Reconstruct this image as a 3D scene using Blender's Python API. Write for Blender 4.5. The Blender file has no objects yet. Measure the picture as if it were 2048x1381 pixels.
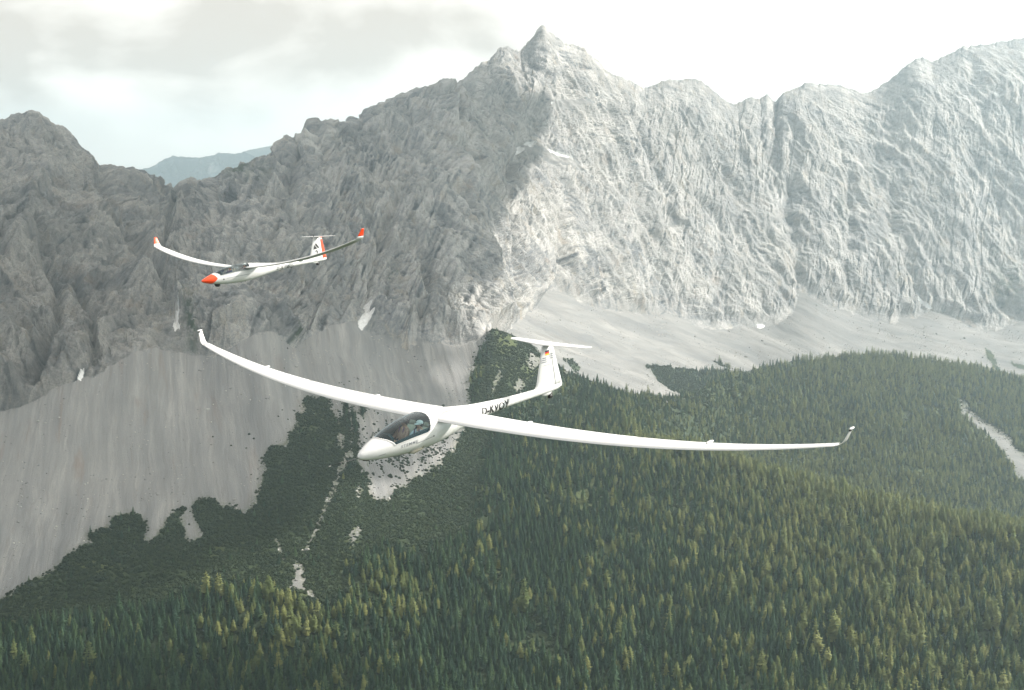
import bpy, bmesh, math, random
import numpy as np
from mathutils import Matrix, Vector

random.seed(7); RNG = np.random.default_rng(11)
SC = bpy.context.scene; COL = SC.collection
R = math.radians
NSEG_SCALE = 1
HAZE = 1.35e-4

# ------------------------------------------------------------------ camera
ZC = 620.0                       # camera altitude over the valley datum
FPX = 2844.44; CX, CY = 1024.0, 690.5
TH = math.atan((690.5 - 350.0) / FPX)
cam_d = bpy.data.cameras.new('camera'); cam = bpy.data.objects.new('camera', cam_d); COL.objects.link(cam)
cam_d.lens = 50.0; cam_d.sensor_width = 36.0; cam_d.clip_start = 1.0; cam_d.clip_end = 60000.0
cam.location = (0, 0, ZC); cam.rotation_euler = (math.pi / 2 - TH, 0, 0)
SC.camera = cam

# ------------------------------------------------------------------ light
SUN_AZ, SUN_EL = 70.0, 33.0      # degrees to the right of the view, above the horizon
sd = bpy.data.lights.new('sun', 'SUN'); sun = bpy.data.objects.new('sun', sd); COL.objects.link(sun)
sd.energy = 5.0; sd.angle = R(0.53); sd.color = (1.0, 0.935, 0.86)
sv = Vector((math.sin(R(SUN_AZ)) * math.cos(R(SUN_EL)), math.cos(R(SUN_AZ)) * math.cos(R(SUN_EL)), math.sin(R(SUN_EL))))
sun.rotation_euler = sv.to_track_quat('Z', 'Y').to_euler(); sun.location = (0, 0, ZC + 300)

W = bpy.data.worlds.new('World'); SC.world = W; W.use_nodes = True
nt = W.node_tree; nt.nodes.clear()
def N(nt, t, **k):
    n = nt.nodes.new(t)
    for a, b in k.items(): setattr(n, a, b)
    return n
def L(nt, a, b): nt.links.new(a, b)
def MATH(nt, op, a, b=None, c=None, clamp=False):
    n = N(nt, 'ShaderNodeMath', operation=op, use_clamp=clamp)
    for i, v in enumerate((a, b, c)):
        if v is None: continue
        if isinstance(v, (int, float)): n.inputs[i].default_value = v
        else: L(nt, v, n.inputs[i])
    return n.outputs[0]
def RAMP(nt, fac, stops, interp='LINEAR'):
    n = N(nt, 'ShaderNodeValToRGB'); n.color_ramp.interpolation = interp
    e = n.color_ramp.elements
    while len(e) > 1: e.remove(e[-1])
    for i, (p, c) in enumerate(stops):
        el = e[0] if i == 0 else e.new(p)
        el.position = p
        el.color = (*c, 1) if isinstance(c, (tuple, list)) else (c, c, c, 1)
    L(nt, fac, n.inputs[0]); return n.outputs[0]
def MIX(nt, fac, a, b, mode='MIX'):
    n = N(nt, 'ShaderNodeMix', data_type='RGBA', blend_type=mode); n.clamp_factor = True
    for i, v in ((0, fac), (6, a), (7, b)):
        if isinstance(v, (int, float)): n.inputs[i].default_value = v
        elif isinstance(v, tuple): n.inputs[i].default_value = (*v, 1)
        else: L(nt, v, n.inputs[i])
    return n.outputs[2]
def NOISE(nt, vec, scale, detail=4, rough=.55, dist=0.0, dim='3D'):
    n = N(nt, 'ShaderNodeTexNoise', noise_dimensions=dim)
    n.inputs['Scale'].default_value = scale; n.inputs['Detail'].default_value = detail
    n.inputs['Roughness'].default_value = rough; n.inputs['Distortion'].default_value = dist
    if vec is not None: L(nt, vec, n.inputs['Vector'])
    return n.outputs['Fac']
tc = N(nt, 'ShaderNodeTexCoord')
sky = N(nt, 'ShaderNodeTexSky', sky_type='NISHITA'); sky.sun_disc = False
sky.sun_elevation = R(SUN_EL); sky.sun_rotation = R(SUN_AZ); sky.altitude = 2000
mp = N(nt, 'ShaderNodeMapping'); mp.inputs['Scale'].default_value = (1.0, 1.0, 1.9); mp.inputs['Location'].default_value = (3.13, 1.3, .35)
L(nt, tc.outputs['Generated'], mp.inputs[0])
c1 = NOISE(nt, mp.outputs[0], 7.5, 6, .5, .3)
c2 = NOISE(nt, mp.outputs[0], 2.2, 3, .5, .1)
sep = N(nt, 'ShaderNodeSeparateXYZ'); L(nt, tc.outputs['Generated'], sep.inputs[0])
dot = N(nt, 'ShaderNodeVectorMath', operation='DOT_PRODUCT'); L(nt, tc.outputs['Generated'], dot.inputs[0]); dot.inputs[1].default_value = sv
glow = MATH(nt, 'MULTIPLY_ADD', dot.outputs['Value'], 0.5, 0.5, True)
# two grey banks of cloud left of the main peak, broken up by noise
wn = N(nt, 'ShaderNodeTexNoise'); wn.inputs['Scale'].default_value = 9.0; wn.inputs['Detail'].default_value = 4; L(nt, mp.outputs[0], wn.inputs['Vector'])
ws = N(nt, 'ShaderNodeSeparateXYZ'); L(nt, wn.outputs['Color'], ws.inputs[0])
uu = MATH(nt, 'ADD', sep.outputs[0], MATH(nt, 'MULTIPLY', MATH(nt, 'SUBTRACT', ws.outputs[0], .5), .16))
ww = MATH(nt, 'ADD', sep.outputs[2], MATH(nt, 'MULTIPLY', MATH(nt, 'SUBTRACT', ws.outputs[1], .5), .07))
def bank(u0, w0, ru, rw, amp):
    a = MATH(nt, 'POWER', MATH(nt, 'ABSOLUTE', MATH(nt, 'DIVIDE', MATH(nt, 'SUBTRACT', uu, u0), ru)), 2.0)
    b = MATH(nt, 'POWER', MATH(nt, 'ABSOLUTE', MATH(nt, 'DIVIDE', MATH(nt, 'SUBTRACT', ww, w0), rw)), 2.0)
    return MATH(nt, 'MULTIPLY', MATH(nt, 'POWER', 2.718, MATH(nt, 'MULTIPLY', MATH(nt, 'ADD', a, b), -1.0)), amp)
front = MATH(nt, 'GREATER_THAN', sep.outputs[1], 0.0)
banks = MATH(nt, 'MULTIPLY', MATH(nt, 'MULTIPLY_ADD', c1, 4.4, -1.0), MATH(nt, 'ADD', MATH(nt, 'ADD', bank(-.16, .092, .125, .033, 1.0), bank(-.335, .09, .048, .042, 1.0)), MATH(nt, 'ADD', bank(-.235, .060, .05, .022, .7), bank(.0, .10, .06, .04, .45)))); banks = MATH(nt, 'MULTIPLY', banks, front)
thick = MATH(nt, 'ADD', MATH(nt, 'MULTIPLY', c1, .5), MATH(nt, 'MULTIPLY', c2, .5))
thick = RAMP(nt, thick, [(.42, 0.0), (.55, .5), (.66, 1.0)], 'EASE')
dark = MATH(nt, 'ADD', MATH(nt, 'MULTIPLY', thick, MATH(nt, 'SUBTRACT', 1.15, glow)), banks, clamp=True)
gl2 = MATH(nt, 'POWER', glow, 2.2)
frontw = MATH(nt, 'POWER', MATH(nt, 'MAXIMUM', sep.outputs[1], 0.0), 4.0)
bright = MIX(nt, MATH(nt, 'MAXIMUM', gl2, MATH(nt, 'MULTIPLY', frontw, .36)), (5.2, 5.0, 4.7), (13.5, 12.9, 11.8))
cl = MIX(nt, dark, bright, (4.2, 3.85, 3.4))
cover = MATH(nt, 'ADD', MATH(nt, 'MULTIPLY_ADD', MATH(nt, 'POWER', glow, 1.5), 1.3, RAMP(nt, c2, [(.30, 0.0), (.60, .55)])), MATH(nt, 'MULTIPLY', sep.outputs[1], 2.0, clamp=True), clamp=True)
skc = MIX(nt, cover, sky.outputs[0], cl)
below = RAMP(nt, sep.outputs[2], [(0.0, 1.0), (0.02, 0.0)])   # land beyond the built ground
mpb = MATH(nt, 'LESS_THAN', sep.outputs[2], -0.012)
skc = MIX(nt, mpb, skc, (1.6, 1.9, 1.7))
bg = N(nt, 'ShaderNodeBackground'); L(nt, skc, bg.inputs[0]); bg.inputs[1].default_value = 0.10
wo = N(nt, 'ShaderNodeOutputWorld'); L(nt, bg.outputs[0], wo.inputs[0])

SC.view_settings.view_transform = 'Standard'; SC.view_settings.look = 'None'
SC.view_settings.exposure = 1.03; SC.view_settings.gamma = 1.0; SC.view_settings.use_curve_mapping = False
SC.render.engine = 'CYCLES'
cy = SC.cycles
cy.use_denoising = True; cy.max_bounces = 6; cy.diffuse_bounces = 2; cy.glossy_bounces = 3
cy.transmission_bounces = 4; cy.transparent_max_bounces = 8; cy.volume_bounces = 1
cy.sample_clamp_indirect = 6.0; cy.use_adaptive_sampling = True; cy.adaptive_threshold = 0.015
cy.caustics_reflective = False; cy.caustics_refractive = False

# ------------------------------------------------------------------ helpers
def tag(o, label=None, cat=None, group=None, kind=None):
    if label: o['label'] = label
    if cat: o['category'] = cat
    if group: o['group'] = group
    if kind: o['kind'] = kind
    return o
def mesh_np(name, V, Fc, mats=(), smooth=True, parent=None, attrs=None, matidx=None):
    me = bpy.data.meshes.new(name); V = np.asarray(V, np.float32); Fc = np.asarray(Fc, np.int32)
    k = Fc.shape[1]
    me.vertices.add(len(V)); me.vertices.foreach_set('co', V.ravel())
    me.loops.add(Fc.size); me.loops.foreach_set('vertex_index', Fc.ravel())
    me.polygons.add(len(Fc)); me.polygons.foreach_set('loop_start', np.arange(0, Fc.size, k, dtype=np.int32))
    me.polygons.foreach_set('loop_total', np.full(len(Fc), k, np.int32))
    if matidx is not None: me.polygons.foreach_set('material_index', np.asarray(matidx, np.int32))
    me.update(calc_edges=True)
    me.polygons.foreach_set('use_smooth', np.full(len(Fc), smooth))
    for m in mats: me.materials.append(m)
    for an, av in (attrs or {}).items():
        a = me.attributes.new(an, 'FLOAT', 'POINT'); a.data.foreach_set('value', np.asarray(av, np.float32))
    o = bpy.data.objects.new(name, me); COL.objects.link(o)
    if parent: o.parent = parent
    return o
def new_mat(name):
    m = bpy.data.materials.new(name); m.use_nodes = True; t = m.node_tree; t.nodes.clear()
    o = N(t, 'ShaderNodeOutputMaterial'); b = N(t, 'ShaderNodeBsdfPrincipled'); L(t, b.outputs[0], o.inputs[0])
    b.inputs['Roughness'].default_value = .9; b.inputs['Specular IOR Level'].default_value = .2
    return m, t, b
def ATTR(t, name): n = N(t, 'ShaderNodeAttribute', attribute_name=name); return n

# gradient noise in numpy
_perm = np.random.default_rng(5).permutation(256).astype(np.int64); _perm = np.concatenate([_perm, _perm, _perm])
_g = np.random.default_rng(6).normal(size=(256, 3)); _g /= np.linalg.norm(_g, axis=1)[:, None]; _g = _g.astype(np.float32)
def perlin(x, y, z):
    x = np.asarray(x, np.float32); y = np.asarray(y, np.float32); z = np.asarray(z, np.float32)
    xi, yi, zi = np.floor(x), np.floor(y), np.floor(z); fx, fy, fz = x - xi, y - yi, z - zi
    xi, yi, zi = xi.astype(np.int64) & 255, yi.astype(np.int64) & 255, zi.astype(np.int64) & 255
    u, v, w = fx * fx * (3 - 2 * fx), fy * fy * (3 - 2 * fy), fz * fz * (3 - 2 * fz)
    def gr(dx, dy, dz):
        h = _perm[_perm[_perm[xi + dx] + yi + dy] + zi + dz]
        g = _g[h]; return g[..., 0] * (fx - dx) + g[..., 1] * (fy - dy) + g[..., 2] * (fz - dz)
    x00 = gr(0,0,0) * (1-u) + gr(1,0,0) * u; x10 = gr(0,1,0) * (1-u) + gr(1,1,0) * u
    x01 = gr(0,0,1) * (1-u) + gr(1,0,1) * u; x11 = gr(0,1,1) * (1-u) + gr(1,1,1) * u
    return ((x00 * (1-v) + x10 * v) * (1-w) + (x01 * (1-v) + x11 * v) * w) * 1.7
def fbm(x, y, z, o=4, gain=.5):
    s = 0; a = 1.0
    for i in range(o):
        s = s + a * perlin(x + 17.3 * i, y - 9.1 * i, z + 3.7 * i); x = x * 2.03; y = y * 2.03; z = z * 2.03; a *= gain
    return s
def ridged(x, y, z, o=4, gain=.5):
    s = 0; a = 1.0
    for i in range(o):
        s = s + a * (1 - 2.2 * np.abs(perlin(x + 31.7 * i, y + 5.1 * i, z - 7.7 * i))); x = x * 2.07; y = y * 2.07; z = z * 2.07; a *= gain
    return s
def smooth1(a, k):
    if k < 1: return a
    w = np.exp(-.5 * (np.arange(-3 * k, 3 * k + 1) / k) ** 2); w /= w.sum()
    return np.convolve(np.pad(a, 3 * k, 'edge'), w, 'valid')

# ------------------------------------------------------------------ terrain: ranges surveyed as rows of (bearing, dip, distance)
cT, sT = math.cos(TH), math.sin(TH)
def unproj(px, py, D):
    a = (px - CX) / FPX; b = (CY - py) / FPX
    dy = cT + b * sT; dz = -sT + b * cT
    return np.stack([D * a / dy, D * np.ones_like(dy), ZC + D * dz / dy], -1)
def project(P):
    d = P[..., 1] * cT - (P[..., 2] - ZC) * sT; u = P[..., 1] * sT + (P[..., 2] - ZC) * cT
    return CX + FPX * P[..., 0] / d, CY - FPX * u / d

SKYL = [(-900,300),(-500,200),(-200,260),(0,240),(30,228),(62,227),(85,235),(100,246),(118,250),(132,256),(160,292),(178,308),(195,326),(222,333),(240,338),(258,340),(272,344),(290,356),(303,366),(325,372),(345,375),(362,375),(376,373),(379,356),(387,357),(392,362),(410,358),(432,350),(460,344),(490,338),(515,328),(540,316),(556,308),(570,292),(585,280),(600,275),(612,258),(625,243),(640,240),(655,248),(665,240),(678,244),(690,249),(703,235),(712,238),(718,242),(728,232),(740,215),(765,204),(790,195),(800,189),(815,186),(830,178),(850,176),(870,171),(890,175),(910,168),(925,162),(935,150),(950,135),(975,124),(990,108),(1003,96),(1015,92),(1027,99),(1040,104),(1052,92),(1065,76),(1076,60),(1085,51),(1093,58),(1108,70),(1130,84),(1150,90),(1165,95),(1180,112),(1195,122),(1208,138),(1222,147),(1235,152),(1262,164),(1288,174),(1312,167),(1338,159),(1355,161),(1378,157),(1402,161),(1415,172),(1430,182),(1445,197),(1460,206),(1475,210),(1492,197),(1508,195),(1520,199),(1532,190),(1545,200),(1552,203),(1566,187),(1580,182),(1600,172),(1620,166),(1655,167),(1680,172),(1705,178),(1725,188),(1745,182),(1775,162),(1795,148),(1815,128),(1835,118),(1848,116),(1862,125),(1895,110),(1925,95),(1960,90),(2000,84),(2048,76),(2200,60),(2500,120),(2950,80)]
SKYD = [(-900,1700),(0,1850),(100,1850),(240,1950),(350,2080),(500,1980),(700,2200),(900,2400),(1085,2600),(1250,2780),(1400,2920),(1600,3080),(1800,3220),(2048,3380),(2950,3700)]
ROCKL = [(-900,900),(0,824),(40,815),(90,790),(115,776),(150,762),(170,756),(185,760),(203,752),(245,716),(290,702),(310,692),(330,700),(355,706),(385,714),(430,712),(470,692),(500,673),(540,662),(560,670),(578,690),(590,696),(610,682),(640,664),(665,650),(700,648),(725,662),(745,666),(775,682),(800,696),(815,700),(840,686),(870,690),(920,692),(960,680),(988,656)]
ROCKR = [(988,656),(1005,668),(1022,655),(1040,636),(1075,612),(1095,580),(1110,575),(1130,586),(1180,612),(1270,627),(1290,630),(1340,626),(1390,650),(1440,661),(1480,650),(1510,655),(1550,650),(1588,622),(1598,582),(1612,586),(1650,612),(1700,622),(1740,640),(1780,648),(1800,635),(1830,638),(1860,622),(1900,632),(1940,655),(1990,666),(2010,656),(2048,640),(2950,640)]
ROWS = dict(
 A=[(-900,2600,380),(2950,2600,380)],
 A2=[(-900,1800,650),(2950,1800,650)],
 B=[(-900,1430,880),(0,1420,930),(600,1420,930),(1300,1420,950),(2048,1420,900),(2950,1500,840)],
 C=[(-900,1300,960),(-200,1230,1040),(0,1200,1075),(150,1130,1110),(300,1060,1150),(420,1040,1170),(500,1045,1170),(560,1110,1110),(600,1130,1100),(680,1060,1150),(760,1030,1190),(1000,1000,1260),(1150,945,1340),(1270,905,1400),(1340,885,1440),(1450,905,1420),(1600,955,1340),(1750,990,1280),(1900,1030,1220),(2048,1060,1170),(2500,1150,1060),(2950,1250,980)],
 D=[(-900,1180,1080),(-200,1090,1120),(0,1010,1170),(300,930,1250),(500,900,1275),(600,940,1240),(750,890,1320),(1000,865,1430),(1150,835,1510),(1270,845,1560),(1340,915,1640),(1450,985,1700),(1600,1060,1660),(1750,1105,1600),(1900,1150,1560),(2048,1190,1520),(2500,1290,1420),(2950,1400,1350)],
 E=[(988,664,1650),(1020,672,1660),(1050,688,1670),(1085,708,1680),(1120,738,1690),(1180,764,1700),(1260,793,1710),(1330,806,1730),(1370,800,1770),(1410,780,1850),(1450,757,1950),(1500,738,2060),(1600,722,2180),(1700,713,2240),(1800,713,2260),(1900,726,2260),(1980,742,2260),(2048,760,2240),(2500,840,2200),(2950,900,2200)],
 F=[(-900,700,1330),(0,690,1370),(200,650,1440),(350,620,1500),(500,590,1500),(700,570,1720),(850,590,1780),(940,636,1740),(988,660,1710),(1020,690,1800),(1085,735,1920),(1180,790,2000),(1300,815,2080),(1400,830,2170),(1500,800,2280),(1700,760,2440),(1850,765,2500),(2048,800,2520),(2950,900,2560)],
 G=[(-900,560,1450),(0,560,1470),(200,540,1540),(350,540,1640),(500,500,1620),(700,470,1850),(850,450,1900),(930,420,1960),(965,560,1850),(988,653,1800),(1005,660,1850)],
 H=[(-900,420,1580),(0,380,1640),(100,390,1680),(240,430,1780),(350,455,1900),(430,440,1850),(500,415,1780),(600,370,1900),(700,345,2020),(850,290,2120),(930,300,2180),(985,350,2240),(1040,330,2340),(1085,310,2400),(1180,370,2500),(1300,390,2640),(1450,400,2780),(1600,380,2880),(1720,390,2940),(1840,350,3020),(2048,330,3100),(2950,350,3400)],
)
def tb(tab, q, i): t = np.array(tab, float); return np.interp(q, t[:, 0], t[:, i])
pxd = np.arange(-900, 2951, 2.0)
def row(name):
    t = ROWS[name]
    if name == 'E':
        py = np.where(pxd < 988, tb(ROCKL, pxd, 1), tb(t, pxd, 1))
        De = tb([(-900,0,1230),(0,0,1275),(200,0,1330),(350,0,1400),(500,0,1400),(700,0,1600),(850,0,1640),(940,0,1650),(988,0,1650)], pxd, 2)
        D = np.where(pxd < 988, De, tb(t, pxd, 2)); return np.where(pxd < 975, smooth1(py, 9), smooth1(py, 3)), smooth1(D, 16)
    if name == 'G':
        py = np.where(pxd < 1005, tb(t, pxd, 1), tb(ROCKR, pxd, 1))
        Dg = tb([(1005,0,1850),(1040,0,1960),(1100,0,2120),(1200,0,2280),(1300,0,2420),(1450,0,2540),(1540,0,2600),(1600,0,2660),(1650,0,2680),(1780,0,2740),(1860,0,2780),(1990,0,2820),(2048,0,2840),(2950,0,3000)], pxd, 2)
        D = np.where(pxd < 1005, tb(t, pxd, 2), Dg); return smooth1(py, 22), smooth1(D, 22)
    return smooth1(tb(t, pxd, 1), 14), smooth1(tb(t, pxd, 2), 14)
rows = [row(n) for n in ('A','A2','B','C','D','E','F','G','H')]
jag = -5.5 * np.abs(perlin(pxd / 15, 0 * pxd + .3, 0 * pxd)) - 4.0 * np.abs(perlin(pxd / 6.2, 0 * pxd + 7.3, 0 * pxd)) + 2.5 + 3.0 * perlin(pxd / 28, 0 * pxd + 3.3, 0 * pxd)
rows.append((tb(SKYL, pxd, 1), smooth1(np.interp(pxd, [a for a, b in SKYD], [b for a, b in SKYD]), 14)))
colpx = np.concatenate([np.linspace(-900, -60, 90, endpoint=False), np.linspace(-60, 2110, 1160), np.linspace(2110, 2950, 91)[1:]])
NC = len(colpx)
CR = []
for py, D in rows:
    CR.append(unproj(colpx, np.interp(colpx, pxd, py), np.interp(colpx, pxd, D)))
top = CR[-1]
b1 = top.copy(); b1[:, 1] += 130; b1[:, 0] *= b1[:, 1] / top[:, 1]; b1[:, 2] -= 150
b2 = top.copy(); b2[:, 1] += 700; b2[:, 0] *= b2[:, 1] / top[:, 1]; b2[:, 2] = 120
CR += [b1, b2]
nseg = [4, 8, 120, 60, 105, 110, 125, 150, 170, 12, 6]
if NSEG_SCALE != 1: nseg = [max(3, int(n * NSEG_SCALE)) for n in nseg]
vk = np.concatenate([np.arange(n) / n + i for i, n in enumerate(nseg)] + [[len(nseg)]])
G = np.empty((len(vk), NC, 3)); CRa = np.array(CR)
i0 = np.minimum(vk.astype(int), len(CR) - 2); fr = (vk - i0)[:, None, None]
G = CRa[i0] * (1 - fr) + CRa[i0 + 1] * fr
# ease the creases between rows, keeping the skyline row as surveyed
ksm = np.exp(-.5 * (np.arange(-12, 13) / 4.5) ** 2); ksm /= ksm.sum()
Gp = np.pad(G, ((12, 12), (0, 0), (0, 0)), 'edge'); Gs = sum(w * Gp[i:i + len(vk)] for i, w in enumerate(ksm))
keep = np.clip(1 - np.abs(vk - 9) / .12, 0, 1)[:, None, None]; keep = np.maximum(keep, (vk > 9)[:, None, None] * 1.0)
kE = (np.clip(1 - np.abs(vk - 5) / .1, 0, 1)[:, None] * np.clip((colpx[None] - 960) / 40, 0, 1))[..., None] * .8
keep = np.maximum(keep, kE)
G = Gs * (1 - keep) + G * keep
G[..., 2] += (-np.interp(colpx, pxd, jag) * top[:, 1] / FPX)[None] * np.clip(1 - np.abs(vk - 9) / .09, 0, 1)[:, None] ** 1.5
VV = np.repeat(vk[:, None], NC, 1)
PX, PY = project(G)

# ------------------------------------------------------------------ ground cover map (what grows or lies where on the survey)
MW, MH = 2300, 1500; MX0, MY0 = -126, -30
def poly(pts, m=None):
    if m is None: m = np.zeros((MH, MW), np.float32)
    p = np.array(pts, float) - (MX0, MY0)
    x0, x1 = max(int(p[:, 0].min()), 0), min(int(p[:, 0].max()) + 2, MW); y0, y1 = max(int(p[:, 1].min()), 0), min(int(p[:, 1].max()) + 2, MH)
    if x1 <= x0 or y1 <= y0: return m
    gy, gx = np.mgrid[y0:y1, x0:x1]; ins = np.zeros(gx.shape, bool)
    for (ax, ay), (bx, by) in zip(p, np.roll(p, -1, 0)):
        if ay == by: continue
        c = (gy >= min(ay, by)) & (gy < max(ay, by)) & (gx < (bx - ax) * (gy - ay) / (by - ay) + ax); ins ^= c
    m[y0:y1, x0:x1] = np.where(ins, 1, m[y0:y1, x0:x1]); return m
def erase(m, pts):
    q = poly(pts); m *= (1 - q); return m
def stroke(pts, w0, w1):
    pts = np.array(pts, float); d = np.gradient(pts, axis=0); n = np.stack([-d[:, 1], d[:, 0]], 1); n /= np.linalg.norm(n, axis=1)[:, None]
    w = np.linspace(w0, w1, len(pts))[:, None] / 2
    return list(map(tuple, pts + n * w)) + list(map(tuple, (pts - n * w)[::-1]))
green = poly([(-126,1500),(-126,1240),(0,1212),(35,1192),(75,1166),(112,1150),(135,1128),(160,1108),(186,1095),(172,1080),(200,1068),(222,1062),(226,1045),(245,1036),(268,1036),(286,1046),(292,1066),(283,1082),(295,1092),(312,1080),(328,1060),(338,1042),(346,1030),(356,1022),(366,1018),(362,1040),(365,1058),(366,1078),(380,1086),(400,1080),(405,1068),(398,1050),(388,1035),(388,1012),(398,1002),(415,998),(432,1006),(445,1018),(456,1010),(470,1022),(482,1030),(496,1026),(508,1008),(518,990),(524,960),(532,945),(526,925),(540,905),(552,898),(570,902),(578,880),(592,860),(600,840),(612,818),(625,812),(640,800),(648,796),(655,806),(660,830),(668,850),(676,870),(672,890),(682,900),(700,905),(712,905),(716,930),(722,948),(736,945),(736,990),(750,1000),(762,1003),(775,1003),(787,990),(800,972),(818,968),(832,950),(852,955),(866,935),(880,942),(892,920),(908,905),(918,880),(930,860),(938,835),(942,800),(938,780),(948,745),(958,715),(970,690),(986,662),(1000,668),(1020,672),(1050,688),(1085,708),(1120,738),(1180,764),(1260,793),(1330,806),(1370,800),(1410,780),(2174,500),(2174,1500)])
# stony channels and clearings inside the green
for e in ([(700,905),(684,935),(668,975),(652,1010),(640,1040),(622,1075),(604,1108)],): erase(green, stroke(e, 16, 7))
erase(green, [(575,1112),(590,1120),(606,1122),(612,1148),(606,1165),(622,1180),(640,1205),(622,1198),(596,1178),(570,1170),(588,1148)])
erase(green, [(700,1062),(716,1058),(728,1066),(714,1080),(706,1094),(697,1086)])
erase(green, [(708,975),(722,972),(728,985),(718,1000),(712,992)])
erase(green, [(545,1070),(556,1084),(566,1110),(574,1120),(562,1112),(548,1090)])
erase(green, [(1055,706),(1070,700),(1088,712),(1078,735),(1062,744),(1050,730)])
erase(green, [(1034,752),(1048,760),(1052,775),(1040,790),(1028,778)])
erase(green, [(998,742),(1008,750),(1000,765),(985,790),(976,805),(974,796),(986,768)])
erase(green, [(960,770),(968,768),(964,786),(958,790)])
erase(green, stroke([(1128,742),(1140,756),(1152,764)], 9, 4))
erase(green, [(1918,800),(1932,804),(1948,826),(1975,842),(2000,862),(2022,876),(2030,900),(2060,925),(2100,960),(2120,1000),(2060,980),(2032,958),(2008,925),(1985,892),(1960,868),(1935,848),(1922,824)])
# scrub islands and tongues on the scree
for p in ([(607,800),(625,798),(630,810),(618,822),(606,814)], [(636,808),(644,803),(650,812),(642,820)],
          [(590,838),(604,828),(612,842),(600,856)], [(687,800),(693,800),(697,850),(700,905),(692,905),(686,860)], [(676,850),(684,846),(687,866),(680,878)],
          [(700,830),(706,826),(712,870),(716,905),(706,905)],
          [(722,815),(730,818),(728,842),(721,838)],
          [(1289,733),(1310,731),(1345,738),(1400,745),(1445,742),(1480,740),(1520,760),(1480,800),(1400,806),(1375,800),(1345,784),(1322,768),(1302,750)],
          stroke([(1430,726),(1450,733),(1475,740)], 3, 8), [(1968,700),(1980,704),(1996,735),(2005,745),(1992,742),(1978,722)], [(2018,722),(2035,728),(2060,742),(2050,745),(2030,736)],
          stroke([(1043,690),(1060,704),(1085,720)], 4, 9), [(1125,716),(1145,722),(1160,740),(1150,744),(1132,728)]):
    poly(p, green)
snow_polys = [('snow patch shaped like a bottle in the dark gully right of the left summit', [(358,640),(352,644),(350,652),(346,656),(342,668),(338,678),(336,684),(342,690),(352,686),(354,678),(350,670),(354,660),(358,650)]),
 ('pointed snow patch at the foot of the central rock face', [(722,622),(730,626),(729,636),(732,644),(728,656),(722,664),(716,658),(711,648),(718,642),(720,632)]),
 ('small snow patch on scree below the left rock wall', [(160,752),(167,748),(168,752),(161,764),(155,760)]),
 ('long snow strip on the ledge below the main peak', [(1080,297),(1092,304),(1108,306),(1122,312),(1136,318),(1139,325),(1120,320),(1100,312),(1086,306)]),
 ('stubby snow patch left of the long snow strip', [(1014,306),(1024,304),(1033,310),(1030,316),(1022,315)]),
 ('thin snow streak above the long snow strip', [(1038,294),(1052,296),(1062,290),(1054,303),(1044,300)]),
 ('small snow patch high on the main peak', [(1088,212),(1100,206),(1096,214)]),
 ('tiny snow dot on the ledge high on the main peak', [(1151,203),(1162,203),(1158,209)]),
 ('small snow patch low on the grey centre face', [(1066,419),(1076,420),(1073,426)]),
 ('narrow snow streak above the far right scree', [(1826,594),(1836,600),(1850,612),(1866,621),(1856,620),(1840,610)]),
 ('snow heap at the foot of the rock wall above the right scree', [(1512,652),(1522,649),(1530,654),(1524,658),(1514,657)]),
 ('slanting snow streak at the left edge below the left summit', [(-6,356),(8,363),(19,372),(12,374),(-2,364)])]
def boxblur(m, k):
    for ax in (0, 1):
        c = np.cumsum(np.pad(m, [(k, k) if a == ax else (0, 0) for a in (0, 1)], 'edge'), axis=ax)
        c = np.concatenate([np.zeros_like(np.take(c, [0], ax)), c], ax)
        n = m.shape[ax]; m = (np.take(c, range(2*k+1, n+2*k+1), ax) - np.take(c, range(0, n), ax)) / (2*k+1)
    return m
greenS = boxblur(green, 2); greenW = boxblur(boxblur(green, 9), 9)
greenFar = boxblur(poly([(1968,700),(1980,704),(1996,735),(2005,745),(1992,742),(1978,722)], poly([(2018,722),(2035,728),(2060,742),(2050,745),(2030,736)], poly([(1125,716),(1145,722),(1160,740),(1150,744),(1132,728)], poly(stroke([(1430,726),(1450,733),(1475,740)], 3, 8))))), 1)
def samp(m, px, py):
    x = np.clip(px - MX0, 0, MW - 1.01); y = np.clip(py - MY0, 0, MH - 1.01)
    xi, yi = x.astype(int), y.astype(int); fx, fy = x - xi, y - yi
    return (m[yi, xi] * (1-fx) + m[yi, xi+1] * fx) * (1-fy) + (m[yi+1, xi] * (1-fx) + m[yi+1, xi+1] * fx) * fy
def blob(px, py, cx, cy, rx, ry): return np.exp(-((px - cx) / rx) ** 2 - ((py - cy) / ry) ** 2)

# ------------------------------------------------------------------ relief
X, Y, Z = G[..., 0], G[..., 1], G[..., 2]
dv = np.gradient(G, axis=0); du = np.gradient(G, axis=1)
nrmv = np.cross(du, dv); nrmv /= np.linalg.norm(nrmv, axis=2)[..., None] + 1e-9
nrmv[nrmv[..., 2] < 0] *= -1
rock_line = np.interp(PX, [a for a, b in ROCKL] + [a for a, b in ROCKR[1:]], [b for a, b in ROCKL] + [b for a, b in ROCKR[1:]])
sel = (VV > 4.3) & (VV < 10.5)
r_i, c_i = np.nonzero(sel)
x, y, z, px, py = X[sel], Y[sel], Z[sel], PX[sel], PY[sel]
wob = 7 * perlin(x / 26, y / 26, z / 26) + 4 * perlin(x / 8, y / 8, z / 8)
onrock = (VV[sel] > 4.9) & (py + wob < rock_line[sel] + 2) & ~((VV[sel] < 5.6) & (px > 992))
onrock |= VV[sel] > 9
hrock = np.clip((rock_line[sel] - py) / 22, 0, 1) * (VV[sel] > 4.9)
hrock = np.where(VV[sel] > 9, 1, hrock)
nearsky = np.clip((9 - VV[sel]) / .35, 0.0, 1); nearsky = np.where(VV[sel] > 9, 0, nearsky)
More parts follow.
